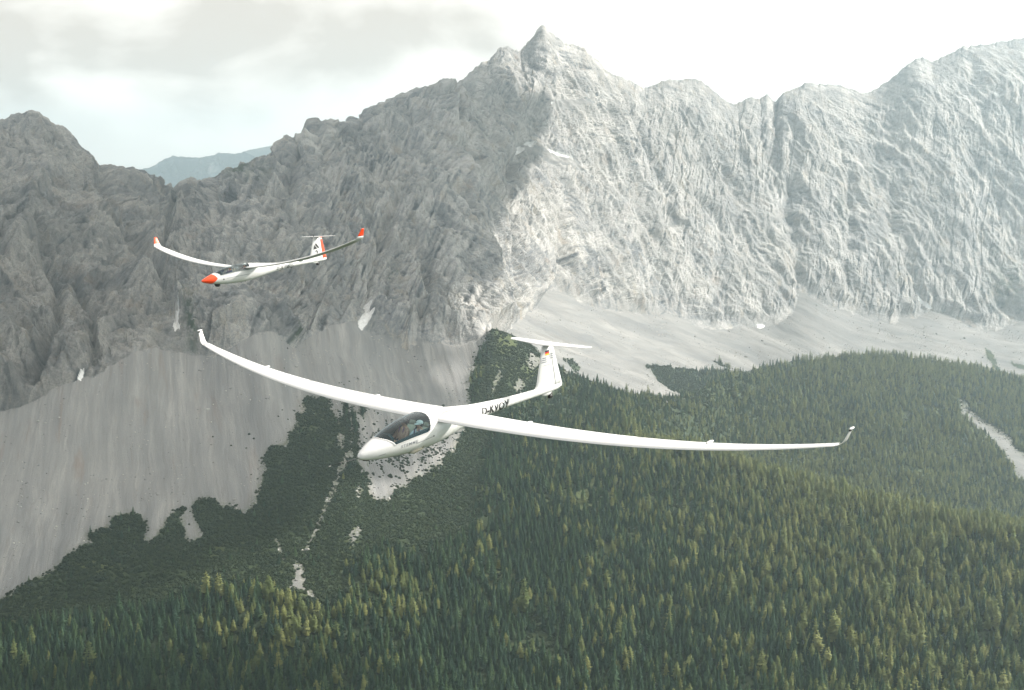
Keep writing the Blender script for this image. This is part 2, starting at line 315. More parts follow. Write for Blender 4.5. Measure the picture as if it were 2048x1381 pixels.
wx = x + 5 * perlin(x / 60, y / 60, z / 60); wy = y + 5 * perlin(x / 60 + 7, y / 60, z / 60); wz = z + 4 * perlin(x / 55, y / 55 + 5, z / 55)
big = ridged(wx / 190, wy / 190, wz / 260, 3, .45) * 15
ribs = ridged(wx / 46 + wz / 170, wy / 60, wz / 130, 3, .55) * 8.5
# bedding: tilted thin strata, three dip domains; ledges are saw-toothed
w1 = np.clip(1 - (px - 880) / 130, 0, 1) * (1 - np.clip(blob(px, py, 60, 420, 260, 300) * 1.6, 0, 1)); w2 = np.clip(blob(px, py, 60, 420, 260, 300) * 1.6, 0, 1) * (px < 900)
w3 = np.clip((px - 880) / 130, 0, 1) * (.5 + .5 * np.clip(perlin(x / 260, y / 260, z / 260) * 3, -1, 1)); w4 = np.clip(1 - w1 - w2 - w3, 0, 1)
bed = 0; tone = 0
for w_, deg in ((w1, 40), (w2, -38), (w3, -24), (w4, 62)):
    ca, sa = math.cos(math.radians(deg)), math.sin(math.radians(deg))
    bn = -sa * wx + ca * wz - .2 * wy; bt = ca * wx + sa * wz
    ph = bn / 7.5 + .8 * perlin(bt / 90, bn / 40, y / 90) + .2 * perlin(bt / 14, bn / 9, y / 20)
    saw = (ph - np.floor(ph)); saw = saw ** 1.5
    ph2 = bn / 23 + .8 * perlin(bt / 120, bn / 60, y / 90); saw2 = (ph2 - np.floor(ph2))
    rd = ridged(bn / 6.5, bt / 60, wy / 50, 3, .6)
    brk = np.clip(.6 + 1.4 * perlin(bt / 38, bn / 26, y / 40 + deg), 0, 1.3)
    bed = bed + w_ * ((saw * 2.2 + rd * 1.5) * brk + saw2 * (4.0 if deg > 30 or deg < -30 else 1.5))
    ln = 1 - 3.2 * np.abs(perlin(bn / 4.2, bt / 95, y / 60)); ln2 = 1 - 3.0 * np.abs(perlin(bn / 10.5 + 5, bt / 160, y / 90))
    tone = tone + w_ * (rd * .4 + (saw - .4) * .5 + ln * .55 + ln2 * .50) * brk
calm = 1 - .85 * blob(px, py, 945, 400, 75, 240); bed = bed * calm
cr1 = np.abs(perlin(wx / 17, wy / 17, wz / 24)); cr2 = np.abs(perlin(wx / 7.3 + 3, wy / 7.3, wz / 9.5))
crr = np.interp(px, [950, 1100], [1.0, .5])
crag = -(1 - np.clip(cr1 * 5, 0, 1)) * 2.6 - (1 - np.clip(cr2 * 4, 0, 1)) * 1.1 + fbm(wx / 11, wy / 11, wz / 14, 4, .6) * 1.6
crag = crag * crr
fine = fbm(x / 3.0, y / 3.0, z / 3.0, 2, .6) * .9
tone = tone - (1 - np.clip(cr1 * 7, 0, 1)) * .55 - (1 - np.clip(cr2 * 5, 0, 1)) * .25 + .35 * fbm(x / 4, y / 4, z / 4, 3, .6)
def seg_field(pts, w):
    best = np.full(px.shape, 9e9)
    for (ax, ay), (bx, by) in zip(pts[:-1], pts[1:]):
        tt = np.clip(((px - ax) * (bx - ax) + (py - ay) * (by - ay)) / ((bx - ax) ** 2 + (by - ay) ** 2), 0, 1)
        best = np.minimum(best, np.hypot(px - ax - tt * (bx - ax), py - ay - tt * (by - ay)))
    return best / w
pwx = 7 * perlin(x / 40, y / 40, z / 40); px = px + pwx
cut = np.zeros(px.shape)
for pts, w_, dp in [([(352,384),(346,410),(338,440),(330,480),(326,530)], 9, 16), ([(196,335),(200,400),(235,470),(305,563),(345,640)], 16, 20), ([(1200,165),(1243,226),(1278,300),(1330,400),(1340,450)], 11, 20),
                    ([(1679,300),(1690,360),(1700,420),(1695,500)], 12, 18), ([(1547,205),(1550,260),(1540,330)], 8, 14), ([(1102,575),(1120,500),(1115,440),(1135,380)], 10, 18), ([(1600,585),(1588,500),(1568,430),(1580,380)], 14, 22),
                    ([(722,625),(738,560),(765,480),(800,420)], 12, 14), ([(600,300),(590,350),(575,400),(580,460)], 8, 12), ([(430,352),(450,400),(462,430)], 7, 12), ([(640,250),(625,300),(640,350)], 8, 12), ([(830,690),(850,620),(835,560)], 9, 12),
                    ([(1450,640),(1430,560),(1440,480),(1400,400)], 12, 14), ([(1850,640),(1830,560),(1790,480),(1780,380)], 13, 16), ([(1940,110),(1950,200),(1990,300)], 14, 16), ([(70,780),(120,660),(110,560),(60,470)], 12, 16), ([(190,740),(180,640),(150,560)], 10, 14), ([(1010,330),(1000,420),(1020,520),(1045,600)], 10, 14),
                    ([(885,175),(905,250),(920,330)], 8, 14), ([(880,200),(893,300),(925,400),(955,520),(982,640)], 16, -15), ([(1088,60),(1075,150),(1030,230),(980,330)], 20, -14), ([(1180,120),(1230,230),(1300,420),(1340,560)], 22, -14), ([(1580,190),(1620,330),(1640,480)], 24, -16), ([(60,235),(90,330),(60,430),(20,560)], 22, -14), ([(1835,125),(1860,260),(1920,420),(1930,560)], 26, -16), ([(625,245),(660,340),(690,430),(700,560)], 18, -12)]:
    cut += -dp * np.exp(-seg_field(pts, w_) ** 1.6) * np.clip((9.0 - VV[sel]) / .1, .25, 1)
px = px - pwx
amp = np.interp(px, [880, 1050, 1500], [1.15, .70, .52])
d = (big * nearsky * .9 + ribs * (.15 + .85 * nearsky) + bed * (.4 + .6 * nearsky) + crag + fine + cut) * hrock * amp
d *= np.interp(VV[sel], [4.9, 8.7, 9.0, 9.4, 11], [1, 1, .55, .8, 2])
bn, bt = tone, cut
# scree: runnels along the fall line
fan = np.where(px < 985, px + (px - 330) * (-.18) * (py - 850) / 300, (py - 620) - .42 * (px - 1100) * np.interp(px, [1000, 1500, 1700, 2048], [1, .85, .95, .8]))
along = np.where(px < 985, py, px)
run = ridged(fan / 24, along / 330, 0 * fan, 3, .5) * .7 + fbm(fan / 60, along / 300, 0 * fan + 3, 2) * 1.6
nscree = (1 - hrock) * np.clip((VV[sel] - 4.3) / .4, 0, 1)
d = d + run * nscree
disp = np.zeros_like(X); disp[sel] = d
# green ground: rolling humps everywhere nearer than the scree
g2 = VV <= 5.2
disp[g2] += (fbm(X[g2] / 120, Y[g2] / 120, Z[g2] / 120, 3) * 5.0) * np.clip((5.2 - VV[g2]) / .5, 0, 1) * np.clip(VV[g2] - .5, 0, 1)
cls = np.zeros(X.shape, np.int8)      # 0 green ground, 1 scree, 2 rock, 3 snow
gw = np.zeros(X.shape)
wobx = 5 * fbm(X / 14, Y / 14, Z / 14, 3); woby = 5 * fbm(X / 14 + 9, Y / 14, Z / 14, 3)
gw = samp(greenS, PX + wobx, PY + woby)
gw = np.where((VV > 5.08) & (PX > 1000) & ~((PX > 1280) & (PX < 1460) & (VV < 7) & (PY > 728)), samp(greenFar, PX + wobx, PY + woby), gw)
gw = np.where((VV > 5.0) & (VV < 7.02) & (PX > 1460) & (PX < 1940), 0, gw)
speck = fbm(X / 5.5, Y / 5.5, Z / 5.5, 2, .6)
spk = .9 * blob(PX, PY, 820, 900, 90, 55) + .8 * blob(PX, PY, 560, 935, 40, 30) + .8 * blob(PX, PY, 690, 870, 30, 70) + .7 * blob(PX, PY, 330, 1070, 90, 40) + .45 * blob(PX, PY, 900, 760, 40, 40)
scrubisle = (speck - 1.32 + spk) > 0
cls[:] = np.where(gw > .5, 0, 1)
cls[(cls == 1) & scrubisle & (spk > .25)] = 0
cls[VV < 3.9] = np.where(gw[VV < 3.9] > .5, 0, cls[VV < 3.9])
outL = (PX < MX0 + 5) | (PX > MX0 + MW - 5)
cls[outL & (VV <= 4.2)] = 0; cls[outL & (VV > 4.2)] = 1
cls[VV < 2.6] = 0
# the little shelf of pale scree on the main peak
cr_, cc_ = r_i[onrock], c_i[onrock]
cls[cr_, cc_] = 2
ledge = (VV > 7) & (samp(poly([(1014,306),(1050,300),(1080,304),(1140,326),(1150,350),(1125,345),(1090,335),(1050,318)]), PX + wobx * .6, PY + woby * .6) > .5)
ledge |= (VV > 7) & (samp(poly([(1085,216),(1110,204),(1165,206),(1180,214),(1120,224)]), PX + wobx * .6, PY + woby * .6) > .5)
cls[ledge] = 1
sm = np.zeros((MH, MW), np.float32); sid = np.full(X.shape, -1)
for k, (lab, pts) in enumerate(snow_polys):
    m = poly(pts); hit = (samp(m, PX + wobx * .25, PY + woby * .25) > .5) & (VV > 4.6) & (VV < 9)
    sid[hit] = k; cls[hit] = 3
flat = boxblur((cls >= 1).astype(np.float32) * (cls != 2), 1)
disp = np.where(cls == 3, disp * .6, disp)
G2 = G + nrmv * disp[..., None]

# ------------------------------------------------------------------ materials of the land
def pos(t): return N(t, 'ShaderNodeNewGeometry').outputs['Position']
def comb(t, a, b, c=0.0):
    n = N(t, 'ShaderNodeCombineXYZ')
    for i, v in enumerate((a, b, c)):
        if isinstance(v, (int, float)): n.inputs[i].default_value = v
        else: L(t, v, n.inputs[i])
    return n.outputs[0]
def bump(t, b, h, dist, strength=1.0, prev=None):
    n = N(t, 'ShaderNodeBump'); n.inputs['Distance'].default_value = dist; n.inputs['Strength'].default_value = strength
    L(t, h, n.inputs['Height'])
    if prev is not None: L(t, prev, n.inputs['Normal'])
    L(t, n.outputs[0], b.inputs['Normal']); return n.outputs[0]

M_ROCK, t, b = new_mat('limestone')
P = pos(t); tone = ATTR(t, 'bn').outputs['Fac']; cutA = ATTR(t, 'bt').outputs['Fac']
n1 = NOISE(t, P, .010, 4, .6, .3); n2 = NOISE(t, P, .16, 6, .7, .5); n3 = NOISE(t, P, .6, 4, .75)
mp1 = N(t, 'ShaderNodeMapping'); mp1.inputs['Scale'].default_value = (.06, .06, .011); L(t, P, mp1.inputs[0])
drip = NOISE(t, mp1.outputs[0], 1.0, 5, .65, .3)
col = RAMP(t, n1, [(.32, (.205, .208, .212)), (.5, (.26, .257, .25)), (.68, (.33, .318, .296))])
tm = MATH(t, 'MULTIPLY_ADD', tone, .42, .5)
tm = MATH(t, 'ADD', tm, MATH(t, 'MULTIPLY', MATH(t, 'SUBTRACT', n2, .5), .6))
col = MIX(t, RAMP(t, tm, [(.15, 1.0), (.47, 0.0)]), col, (.045, .05, .056))
col = MIX(t, RAMP(t, tm, [(.52, 0.0), (.85, .9)]), col, (.47, .455, .43))
col = MIX(t, RAMP(t, drip, [(.56, 0.0), (.70, .6)]), col, (.37, .315, .235))
col = MIX(t, RAMP(t, NOISE(t, P, .028, 5, .65), [(.58, 0.0), (.74, .55)]), col, (.29, .215, .155))
col = MIX(t, RAMP(t, n3, [(.34, .6), (.56, 0.0)]), col, (.11, .115, .12))
col = MIX(t, ATTR(t, 'dk').outputs['Fac'], col, MIX(t, 1.0, col, (.60, .59, .575), 'MULTIPLY'))  # darker left rock; some of its shade is put into the colour
moss = MATH(t, 'MULTIPLY', ATTR(t, 'moss').outputs['Fac'], RAMP(t, NOISE(t, P, .09, 4, .6), [(.44, 0.0), (.56, .9)]))
col = MIX(t, moss, col, (.045, .062, .036))
L(t, col, b.inputs['Base Color'])
pv = bump(t, b, n2, 1.6, .8); bump(t, b, n3, 1.2, .8, pv)

M_SCREE, t, b = new_mat('scree_gravel')
P = pos(t); fA0 = ATTR(t, 'fan').outputs['Fac']; aA = ATTR(t, 'along').outputs['Fac']
fA = MATH(t, 'ADD', fA0, MATH(t, 'MULTIPLY', MATH(t, 'SUBTRACT', NOISE(t, P, .013, 4, .6), .5), 24.0))
st = NOISE(t, comb(t, MATH(t, 'MULTIPLY', fA, .042), MATH(t, 'MULTIPLY', aA, .0055), 0.0), 1.0, 6, .6, .35)
st2 = NOISE(t, comb(t, MATH(t, 'MULTIPLY', fA, .17), MATH(t, 'MULTIPLY', aA, .020), 4.0), 1.0, 5, .6, .5)
st3 = NOISE(t, comb(t, MATH(t, 'MULTIPLY', fA, .030), MATH(t, 'MULTIPLY', aA, .006), 9.0), 1.0, 4, .55, .8)
gr = NOISE(t, P, .8, 3, .8); gr2 = NOISE(t, P, .12, 4, .6)
col = RAMP(t, st, [(.32, (.14, .144, .146)), (.44, (.19, .192, .19)), (.55, (.242, .240, .232)), (.68, (.325, .318, .302))])
col = MIX(t, RAMP(t, st2, [(.38, .55), (.52, 0.0)]), col, (.155, .15, .142))
warm = MATH(t, 'MULTIPLY', RAMP(t, st3, [(.58, 0.0), (.70, .6)]), ATTR(t, 'rust').outputs['Fac'])
col = MIX(t, MATH(t, 'MULTIPLY', ATTR(t, 'rust').outputs['Fac'], .3), col, MIX(t, NOISE(t, P, .02, 5, .65), (.20, .195, .185), (.32, .305, .28)))
col = MIX(t, warm, col, (.185, .135, .105))
veg = MATH(t, 'MULTIPLY', RAMP(t, NOISE(t, P, .35, 3, .7), [(.42, 0.0), (.56, 1.0)]), ATTR(t, 'green').outputs['Fac'])
col = MIX(t, MATH(t, 'MULTIPLY', veg, 1.3, clamp=True), col, (.07, .085, .04))
col = MIX(t, RAMP(t, gr, [(.35, .35), (.6, 0.0)]), col, (.16, .155, .15))
L(t, col, b.inputs['Base Color'])
pv = bump(t, b, st2, 1.0, .5); bump(t, b, gr, .5, .7, pv)

M_FLOOR, t, b = new_mat('alpine_turf')
P = pos(t)
n1 = NOISE(t, P, .09, 5, .65); n2 = NOISE(t, P, .6, 4, .7)
col = RAMP(t, n1, [(.3, (.022, .034, .018)), (.55, (.036, .055, .024)), (.75, (.062, .078, .030))])
gsel = MATH(t, 'MULTIPLY', ATTR(t, 'meadow').outputs['Fac'], RAMP(t, NOISE(t, P, .05, 4, .6), [(.3, .5), (.6, 1.0)]))
col = MIX(t, gsel, col, (.105, .125, .045))
col = MIX(t, RAMP(t, n2, [(.35, .6), (.6, 0.0)]), col, (.02, .028, .014))
L(t, col, b.inputs['Base Color']); bump(t, b, n2, 1.0, .8)

M_SNOW, t, b = new_mat('old_snow')
col = RAMP(t, NOISE(t, pos(t), .25, 4, .6), [(.3, (.60, .60, .58)), (.6, (.80, .80, .79))]); L(t, col, b.inputs['Base Color'])
b.inputs['Roughness'].default_value = .7

# ------------------------------------------------------------------ land meshes
NR = len(vk)
fanA = np.where(PX < 985, (PX + (PX - 330) * (-.18) * (PY - 850) / 300), (PY - 620) - .42 * (PX - 1100) * np.interp(PX, [1000, 1500, 1700, 2048], [1, .85, .95, .8]))
alongA = np.where(PX < 985, PY, PX)
bnF = np.zeros(X.shape); btF = np.zeros(X.shape); bnF[sel] = bn; btF[sel] = bt
mossF = np.clip(blob(PX, PY, 505, 385, 30, 14) + blob(PX, PY, 450, 432, 10, 6) + blob(PX, PY, 378, 645, 16, 30) + blob(PX, PY, 583, 672, 8, 14) + blob(PX, PY, 775, 572, 9, 9) + blob(PX, PY, 385, 690, 14, 20) + blob(PX, PY, 2010, 570, 35, 40) * .6 + blob(PX, PY, 1680, 420, 12, 20) * .5, 0, 1) * 1.4
rustF = np.clip(1 - (PX - 250) / 500, 0.0, 1) * np.clip((1100 - PY) / 150, 0, 1) + .15
meadF = np.clip(1.2 * blob(PX, PY, 1010, 690, 22, 30) + 1.0 * blob(PX, PY, 1075, 745, 60, 18) + .9 * blob(PX, PY, 985, 1165, 45, 22) + .8 * blob(PX, PY, 1180, 985, 45, 60) + .7 * blob(PX, PY, 1130, 1190, 30, 25) + .9 * blob(PX, PY, 185, 1140, 60, 22) + .6 * blob(PX, PY, 1050, 940, 30, 60)
                + .7 * blob(PX, PY, 600, 1190, 50, 45) + .8 * blob(PX, PY, 700, 1100, 16, 22) + .5 * blob(PX, PY, 790, 1350, 40, 30) + .6 * blob(PX, PY, 1640, 905, 60, 30) + .5 * (fbm(X / 60, Y / 60, Z / 60, 3) > .62), 0, 1)
quad_cls = cls[:-1, :-1]
def sub(name, mask, mat, attrs):
    ii, jj = np.nonzero(mask); a = ii * NC + jj
    F_ = np.stack([a, a + 1, a + NC + 1, a + NC], 1)
    u, inv = np.unique(F_.ravel(), return_inverse=True)
    o = mesh_np(name, G2.reshape(-1, 3)[u], inv.reshape(-1, 4), [mat], name != 'mountain', None, {k: v.ravel()[u] for k, v in attrs.items()})
    return o
o = sub('forest_floor', quad_cls == 0, M_FLOOR, dict(meadow=meadF)); tag(o, 'dark green turf and forest floor of the lower slopes', kind='structure')
o = sub('scree_slope', quad_cls == 1, M_SCREE, dict(fan=fanA, along=alongA, green=np.clip(samp(greenW, PX, PY) * 1.5, 0, 1) * (VV < 5.05) + gw * (VV >= 5.05), rust=rustF)); tag(o, 'pale grey scree fans below the rock walls', kind='structure')
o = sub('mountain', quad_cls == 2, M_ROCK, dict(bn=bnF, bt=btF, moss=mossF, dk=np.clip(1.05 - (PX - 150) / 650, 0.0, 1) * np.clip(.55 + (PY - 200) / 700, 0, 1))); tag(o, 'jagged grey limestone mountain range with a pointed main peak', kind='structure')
for k, (lab, pts) in enumerate(snow_polys):
    m = (quad_cls == 3) & (sid[:-1, :-1] == k)
    if m.any():
        o = sub('snow_patch', m, M_SNOW, {}); tag(o, lab, kind='structure')

# valley ground reaching to the horizon, just under the built slopes
gx, gy = np.meshgrid(np.linspace(-7000, 7000, 90), np.linspace(-5000, 9000, 90))
gz = 60 + fbm(gx / 900, gy / 900, 0 * gx, 3) * 25
V = np.stack([gx, gy, gz], -1).reshape(-1, 3); a = (np.arange(89)[:, None] * 90 + np.arange(89)[None]).ravel()
o = mesh_np('valley_ground', V, np.stack([a, a + 1, a + 91, a + 90], 1), [M_FLOOR], True, None, dict(meadow=np.full(len(V), .4)))
tag(o, 'wooded valley ground around the range', kind='structure')

# far range seen through the saddle on the left
fp = np.arange(120, 760, 3.0)
fk = [(120,420),(230,395),(268,345),(280,338),(300,336),(318,325),(330,318),(345,312),(370,314),(395,316),(420,312),(440,306),(470,308),(500,300),(530,294),(560,288),(600,300),(650,330),(760,380)]
fy = np.interp(fp, [p[0] for p in fk], [p[1] for p in fk]) + 2.0 * perlin(fp / 9, 0 * fp, 0 * fp) + 1.2 * perlin(fp / 3.3, 0 * fp + 4, 0 * fp)
FR = []
for q, (dy_, D_) in enumerate([(260, 7200), (190, 7400), (130, 7600), (90, 7730), (60, 7820), (35, 7900), (15, 7960), (0, 8000)]):
    FR.append(unproj(fp, fy + dy_, D_ + 90 * ridged(fp / 40, 0 * fp + q * .25, 0 * fp, 3) * (dy_ > 0)))
bk = FR[-1].copy(); bk[:, 1] += 900; bk[:, 0] *= bk[:, 1] / FR[-1][:, 1]; bk[:, 2] = 80; FR.append(bk)
FR = np.array(FR); q = np.linspace(0, 8, 200); i0 = np.minimum(q.astype(int), 7); ff = (q - i0)[:, None, None]
FG = FR[i0] * (1 - ff) + FR[i0 + 1] * ff
FG[..., 1] += ((ridged(FG[..., 0] / 170, FG[..., 2] / 260, FG[..., 1] / 170, 5, .6) * 75 + fbm(FG[..., 0] / 30, FG[..., 2] / 40, FG[..., 1] / 30, 3) * 12) * np.clip((7 - q) * 2, 0, 1)[:, None])
nr, nc = FG.shape[:2]; a = (np.arange(nr - 1)[:, None] * nc + np.arange(nc - 1)[None]).ravel()
o = mesh_np('distant_mountain', FG.reshape(-1, 3), np.stack([a, a + 1, a + nc + 1, a + nc], 1), [M_ROCK], True, None, dict(bn=(FG[..., 2] * .6 + FG[..., 0] * .3).ravel(), bt=FG[..., 0].ravel(), moss=np.zeros(nr * nc)))
tag(o, 'pale distant mountain range seen through the saddle on the left', kind='structure')

# ------------------------------------------------------------------ haze
hx = bpy.data.meshes.new('haze'); bmh = bmesh.new(); bmesh.ops.create_cube(bmh, size=1.0)
ztop = float(G2[..., 2].max()) + 25; zbot = min(float(gz.min()), float(G2[..., 2].min())) - 1
for v in bmh.verts:
    v.co = Vector((v.co.x * 14400, 2000 + v.co.y * 14400, (zbot + ztop) / 2 + v.co.z * (ztop - zbot)))
bmh.to_mesh(hx); haze = bpy.data.objects.new('haze', hx); COL.objects.link(haze); tag(haze, kind='stuff')
mh = bpy.data.materials.new('haze_air'); mh.use_nodes = True; t = mh.node_tree; t.nodes.clear()
oo = N(t, 'ShaderNodeOutputMaterial'); pvn = N(t, 'ShaderNodeVolumePrincipled'); L(t, pvn.outputs[0], oo.inputs['Volume'])
pvn.inputs['Color'].default_value = (.72, .90, 1.0, 1); pvn.inputs['Density'].default_value = HAZE; pvn.inputs['Anisotropy'].default_value = .77
hx.materials.append(mh)

# ------------------------------------------------------------------ added clouds out of view, placed to shade the left and near slopes
M_SHADE_CLOUD, t, b = new_mat('shade_cloud_white'); b.inputs['Base Color'].default_value = (.85, .85, .86, 1); b.inputs['Roughness'].default_value = 1.0
def shade_cloud(cx_, cy_, cz_, rx, ry, rz, seed, label):
    n1_, n2_ = 90, 60
    th, ph = np.meshgrid(np.linspace(0, 2 * np.pi, n1_, endpoint=False), np.linspace(.001, np.pi - .001, n2_))
    ux, uy, uz = np.cos(th) * np.sin(ph), np.sin(th) * np.sin(ph), np.cos(ph)
    r_ = 1 + .35 * fbm(ux * 1.6 + seed, uy * 1.6, uz * 1.6, 5, .6) + .12 * np.abs(perlin(ux * 6 + seed, uy * 6, uz * 6))
    V = np.stack([cx_ + ux * r_ * rx, cy_ + uy * r_ * ry, cz_ + np.where(uz < 0, uz * .45, uz) * r_ * rz], -1).reshape(-1, 3)
    ii, jj = np.mgrid[0:n2_ - 1, 0:n1_]; a = ii * n1_ + jj; b_ = ii * n1_ + (jj + 1) % n1_
    F_ = np.stack([a, b_, b_ + n1_, a + n1_], -1).reshape(-1, 4)
    o = mesh_np('shade_cloud', V, F_, [M_SHADE_CLOUD], True); tag(o, label, kind='structure')
def over(px_, D_, zg):      # the place in the cloud layer that lies towards the sun from a spot on the slope
    q = Vector(((px_ - 1024) / FPX * D_, D_, zg)); return q + sv * ((1750 - zg) / sv.z)
for k, (p_, D_, rx, ry) in enumerate([(60, 1150, 190, 330), (330, 1500, 240, 300), (120, 1900, 400, 300), (490, 1700, 200, 260), (560, 2050, 150, 230), (-300, 1500, 400, 600), (-900, 1900, 700, 700), (740, 1300, 120, 150), (890, 1540, 100, 150), (860, 1400, 90, 110), (1120, 1010, 130, 70), (-100, 800, 220, 150), (250, 620, 160, 120), (300, 1010, 110, 60), (40, 960, 170, 80), (440, 930, 110, 50), (900, 900, 100, 70), (1450, 960, 150, 60), (1850, 930, 150, 55), (600, 760, 170, 90), (1000, 700, 170, 90), (1450, 740, 180, 90), (1950, 740, 200, 90)]):
    c = over(p_, D_, 430); shade_cloud(c.x, c.y, 1750 + 30 * (k % 3), rx, ry, 90, 11.7 * k, 'added cumulus out of view above the range, placed to shade the slopes')


# ------------------------------------------------------------------ trees
M_TREE = {}
def foliage(name, c1, c2, c3):
    m, t, b = new_mat(name); P = pos(t); oi = N(t, 'ShaderNodeObjectInfo')
    n = NOISE(t, P, .9, 3, .7); f = MATH(t, 'ADD', MATH(t, 'MULTIPLY', n, .6), MATH(t, 'MULTIPLY', oi.outputs['Random'], .45))
    col = RAMP(t, f, [(.25, c1), (.5, c2), (.8, c3)]); L(t, col, b.inputs['Base Color'])
    b.inputs['Roughness'].default_value = .8
    b.inputs['Subsurface Weight'].default_value = 0.0
    tr = N(t, 'ShaderNodeBsdfTranslucent'); L(t, col, tr.inputs[0]); mx = N(t, 'ShaderNodeMixShader'); mx.inputs[0].default_value = .38
    out = [x for x in t.nodes if x.type == 'OUTPUT_MATERIAL'][0]
    L(t, b.outputs[0], mx.inputs[1]); L(t, tr.outputs[0], mx.inputs[2]); L(t, mx.outputs[0], out.inputs[0]); return m
M_SPR = foliage('spruce_needles', (.018, .044, .030), (.038, .080, .045), (.088, .142, .060))
M_LAR = foliage('larch_needles', (.095, .130, .045), (.165, .195, .068), (.26, .27, .10))
M_PIN = foliage('mountain_pine_needles', (.020, .034, .018), (.032, .050, .024), (.05, .07, .03))
M_BARK, t, b = new_mat('bark'); L(t, RAMP(t, NOISE(t, pos(t), 3.0, 3), [(.3, (.07, .05, .04)), (.7, (.13, .10, .08))]), b.inputs['Base Color'])
def conifer(seed, larch):
    rg = np.random.default_rng(seed); V = []; F_ = []; mi = []
    # tapered trunk, unit height
    n = 6
    for k, (zz, rr) in enumerate([(0, .022), (.5, .013), (.97, .003)]):
        for j in range(n): V.append((rr * math.cos(6.283 * j / n), rr * math.sin(6.283 * j / n), zz))
    for k in range(2):
        for j in range(n): F_.append((k*n+j, k*n+(j+1) % n, (k+1)*n+(j+1) % n, (k+1)*n+j)); mi.append(1)
    # whorls of drooping boughs: each bough a bent, two-sided blade
    W_ = 15 if not larch else 13; rmax = (.165 if not larch else .195) * rg.uniform(.85, 1.15)
    for w in range(W_):
        f = w / (W_ - 1); zz = .10 + .87 * f ** .92
        prof = (1 - f) ** (.85 if not larch else .62) if f > .12 else .75 + f * 1.5
        rr = rmax * prof * rg.uniform(.8, 1.15) + .006
        nb = int(11 - 6 * f); a0 = rg.uniform(0, 6.28)
        for j in range(nb):
            if rg.random() < .07: continue
            a = a0 + 6.283 * j / nb + rg.normal(0, .18); rl = rr * rg.uniform(.65, 1.3); z0 = zz + rg.normal(0, .012)
            wd = rl * (.42 if not larch else .38) + .012; dr = (-.035 if not larch else .01) * rg.uniform(.5, 1.6) - rl * .18 * (not larch)
            c, s = math.cos(a), math.sin(a); i0 = len(V)
            lift = .030
            V += [(0, 0, z0 + lift), (c*rl*.55 - s*wd, s*rl*.55 + c*wd, z0 + dr*.4 - .012), (c*rl, s*rl, z0 + dr), (c*rl*.55 + s*wd, s*rl*.55 - c*wd, z0 + dr*.4 - .012), (c*rl*.5, s*rl*.5, z0 + lift*.8)]
            F_ += [(i0, i0+1, i0+2, i0+4), (i0, i0+4, i0+2, i0+3)]; mi += [0, 0]
    i0 = len(V); V += [(0, 0, 1.0), (.010, 0, .93), (-.006, .009, .93), (-.006, -.009, .93)]; F_ += [(i0, i0+1, i0+2, i0), (i0, i0+2, i0+3, i0), (i0, i0+3, i0+1, i0)]; mi += [0]*3
    F4 = [f for f in F_]
    me = bpy.data.meshes.new('larch' if larch else 'spruce')
    me.from_pydata(V, [], [tuple(dict.fromkeys(f)) for f in F4]); me.materials.append(M_LAR if larch else M_SPR); me.materials.append(M_BARK)
    me.polygons.foreach_set('material_index', mi); me.update(); return me
SPR = [conifer(10 + i, False) for i in range(5)]; LAR = [conifer(40 + i, True) for i in range(4)]

# where they grow
gmask = (quad_cls == 0) & (VV[:-1, :-1] > 1.2) & ((VV[:-1, :-1] < 6.3) | ((PX[:-1, :-1] > 1280) & (PX[:-1, :-1] < 1460) & (VV[:-1, :-1] < 7)))
qi, qj = np.nonzero(gmask)
Pq = G2[qi, qj]; e1 = G2[qi, qj + 1] - Pq; e2 = G2[qi + 1, qj] - Pq
area = np.abs(e1[:, 0] * e2[:, 1] - e1[:, 1] * e2[:, 0])
inview = (PX[qi, qj] > -350) & (PX[qi, qj] < 2400); area = area * inview
rg = np.random.default_rng(3)
def scatter(n, cell, wgt):
    p = area * wgt; c = np.cumsum(p); k = np.searchsorted(c, rg.random(n) * c[-1]); k = np.minimum(k, len(qi) - 1)
    u, v = rg.random((2, n)); P = Pq[k] + e1[k] * u[:, None] + e2[k] * v[:, None]
    key = np.floor(P[:, 0] / cell).astype(np.int64) * 100003 + np.floor(P[:, 1] / cell).astype(np.int64)
    _, ix = np.unique(key, return_index=True); return P[ix], PX[qi[k], qj[k]][ix], PY[qi[k], qj[k]][ix], VV[qi[k], qj[k]][ix]
scrubM = boxblur(poly([(-60,1190),(100,1120),(300,1000),(520,900),(640,770),(740,900),(860,930),(930,850),(960,760),(975,650),(1100,690),(1130,745),(1010,790),(985,860),(960,960),(950,1040),(900,1090),(835,1120),(770,1100),(705,1130),(690,1200),(655,1235),(600,1225),(560,1190),(480,1170),(380,1190),(260,1230),(90,1250),(-60,1270)]), 14)
scrubM = np.maximum(scrubM, .85 * boxblur(poly([(1280,725),(1380,730),(1420,800),(1400,812),(1290,760)]), 8))
qsc = samp(scrubM, PX[qi, qj], PY[qi, qj]); qme = meadF[qi, qj]
qclump = np.clip(.75 + .9 * fbm(Pq[:, 0] / 45, Pq[:, 1] / 45, 0 * Pq[:, 0], 3), .12, 1.4)
qgw = gw[qi, qj] * ~((VV[qi, qj] > 5.0) & (PX[qi, qj] < 1275) & (PX[qi, qj] > 1000))
TP, tpx, tpy, tv = scatter(140000, 4.5, (qgw > .6) * (1 - .975 * qsc) * (1 - .85 * qme) * qclump)
bigs = np.interp(TP[:, 1], [900, 1100, 1400, 1700, 2000], [11.4, 10.3, 8.8, 7.6, 8.6]) * np.exp(rg.normal(0, .27, len(TP)))
bigs *= 1 - .45 * samp(scrubM, tpx, tpy); bigs *= 1 - .35 * blob(tpx, tpy, 1050, 750, 110, 90)
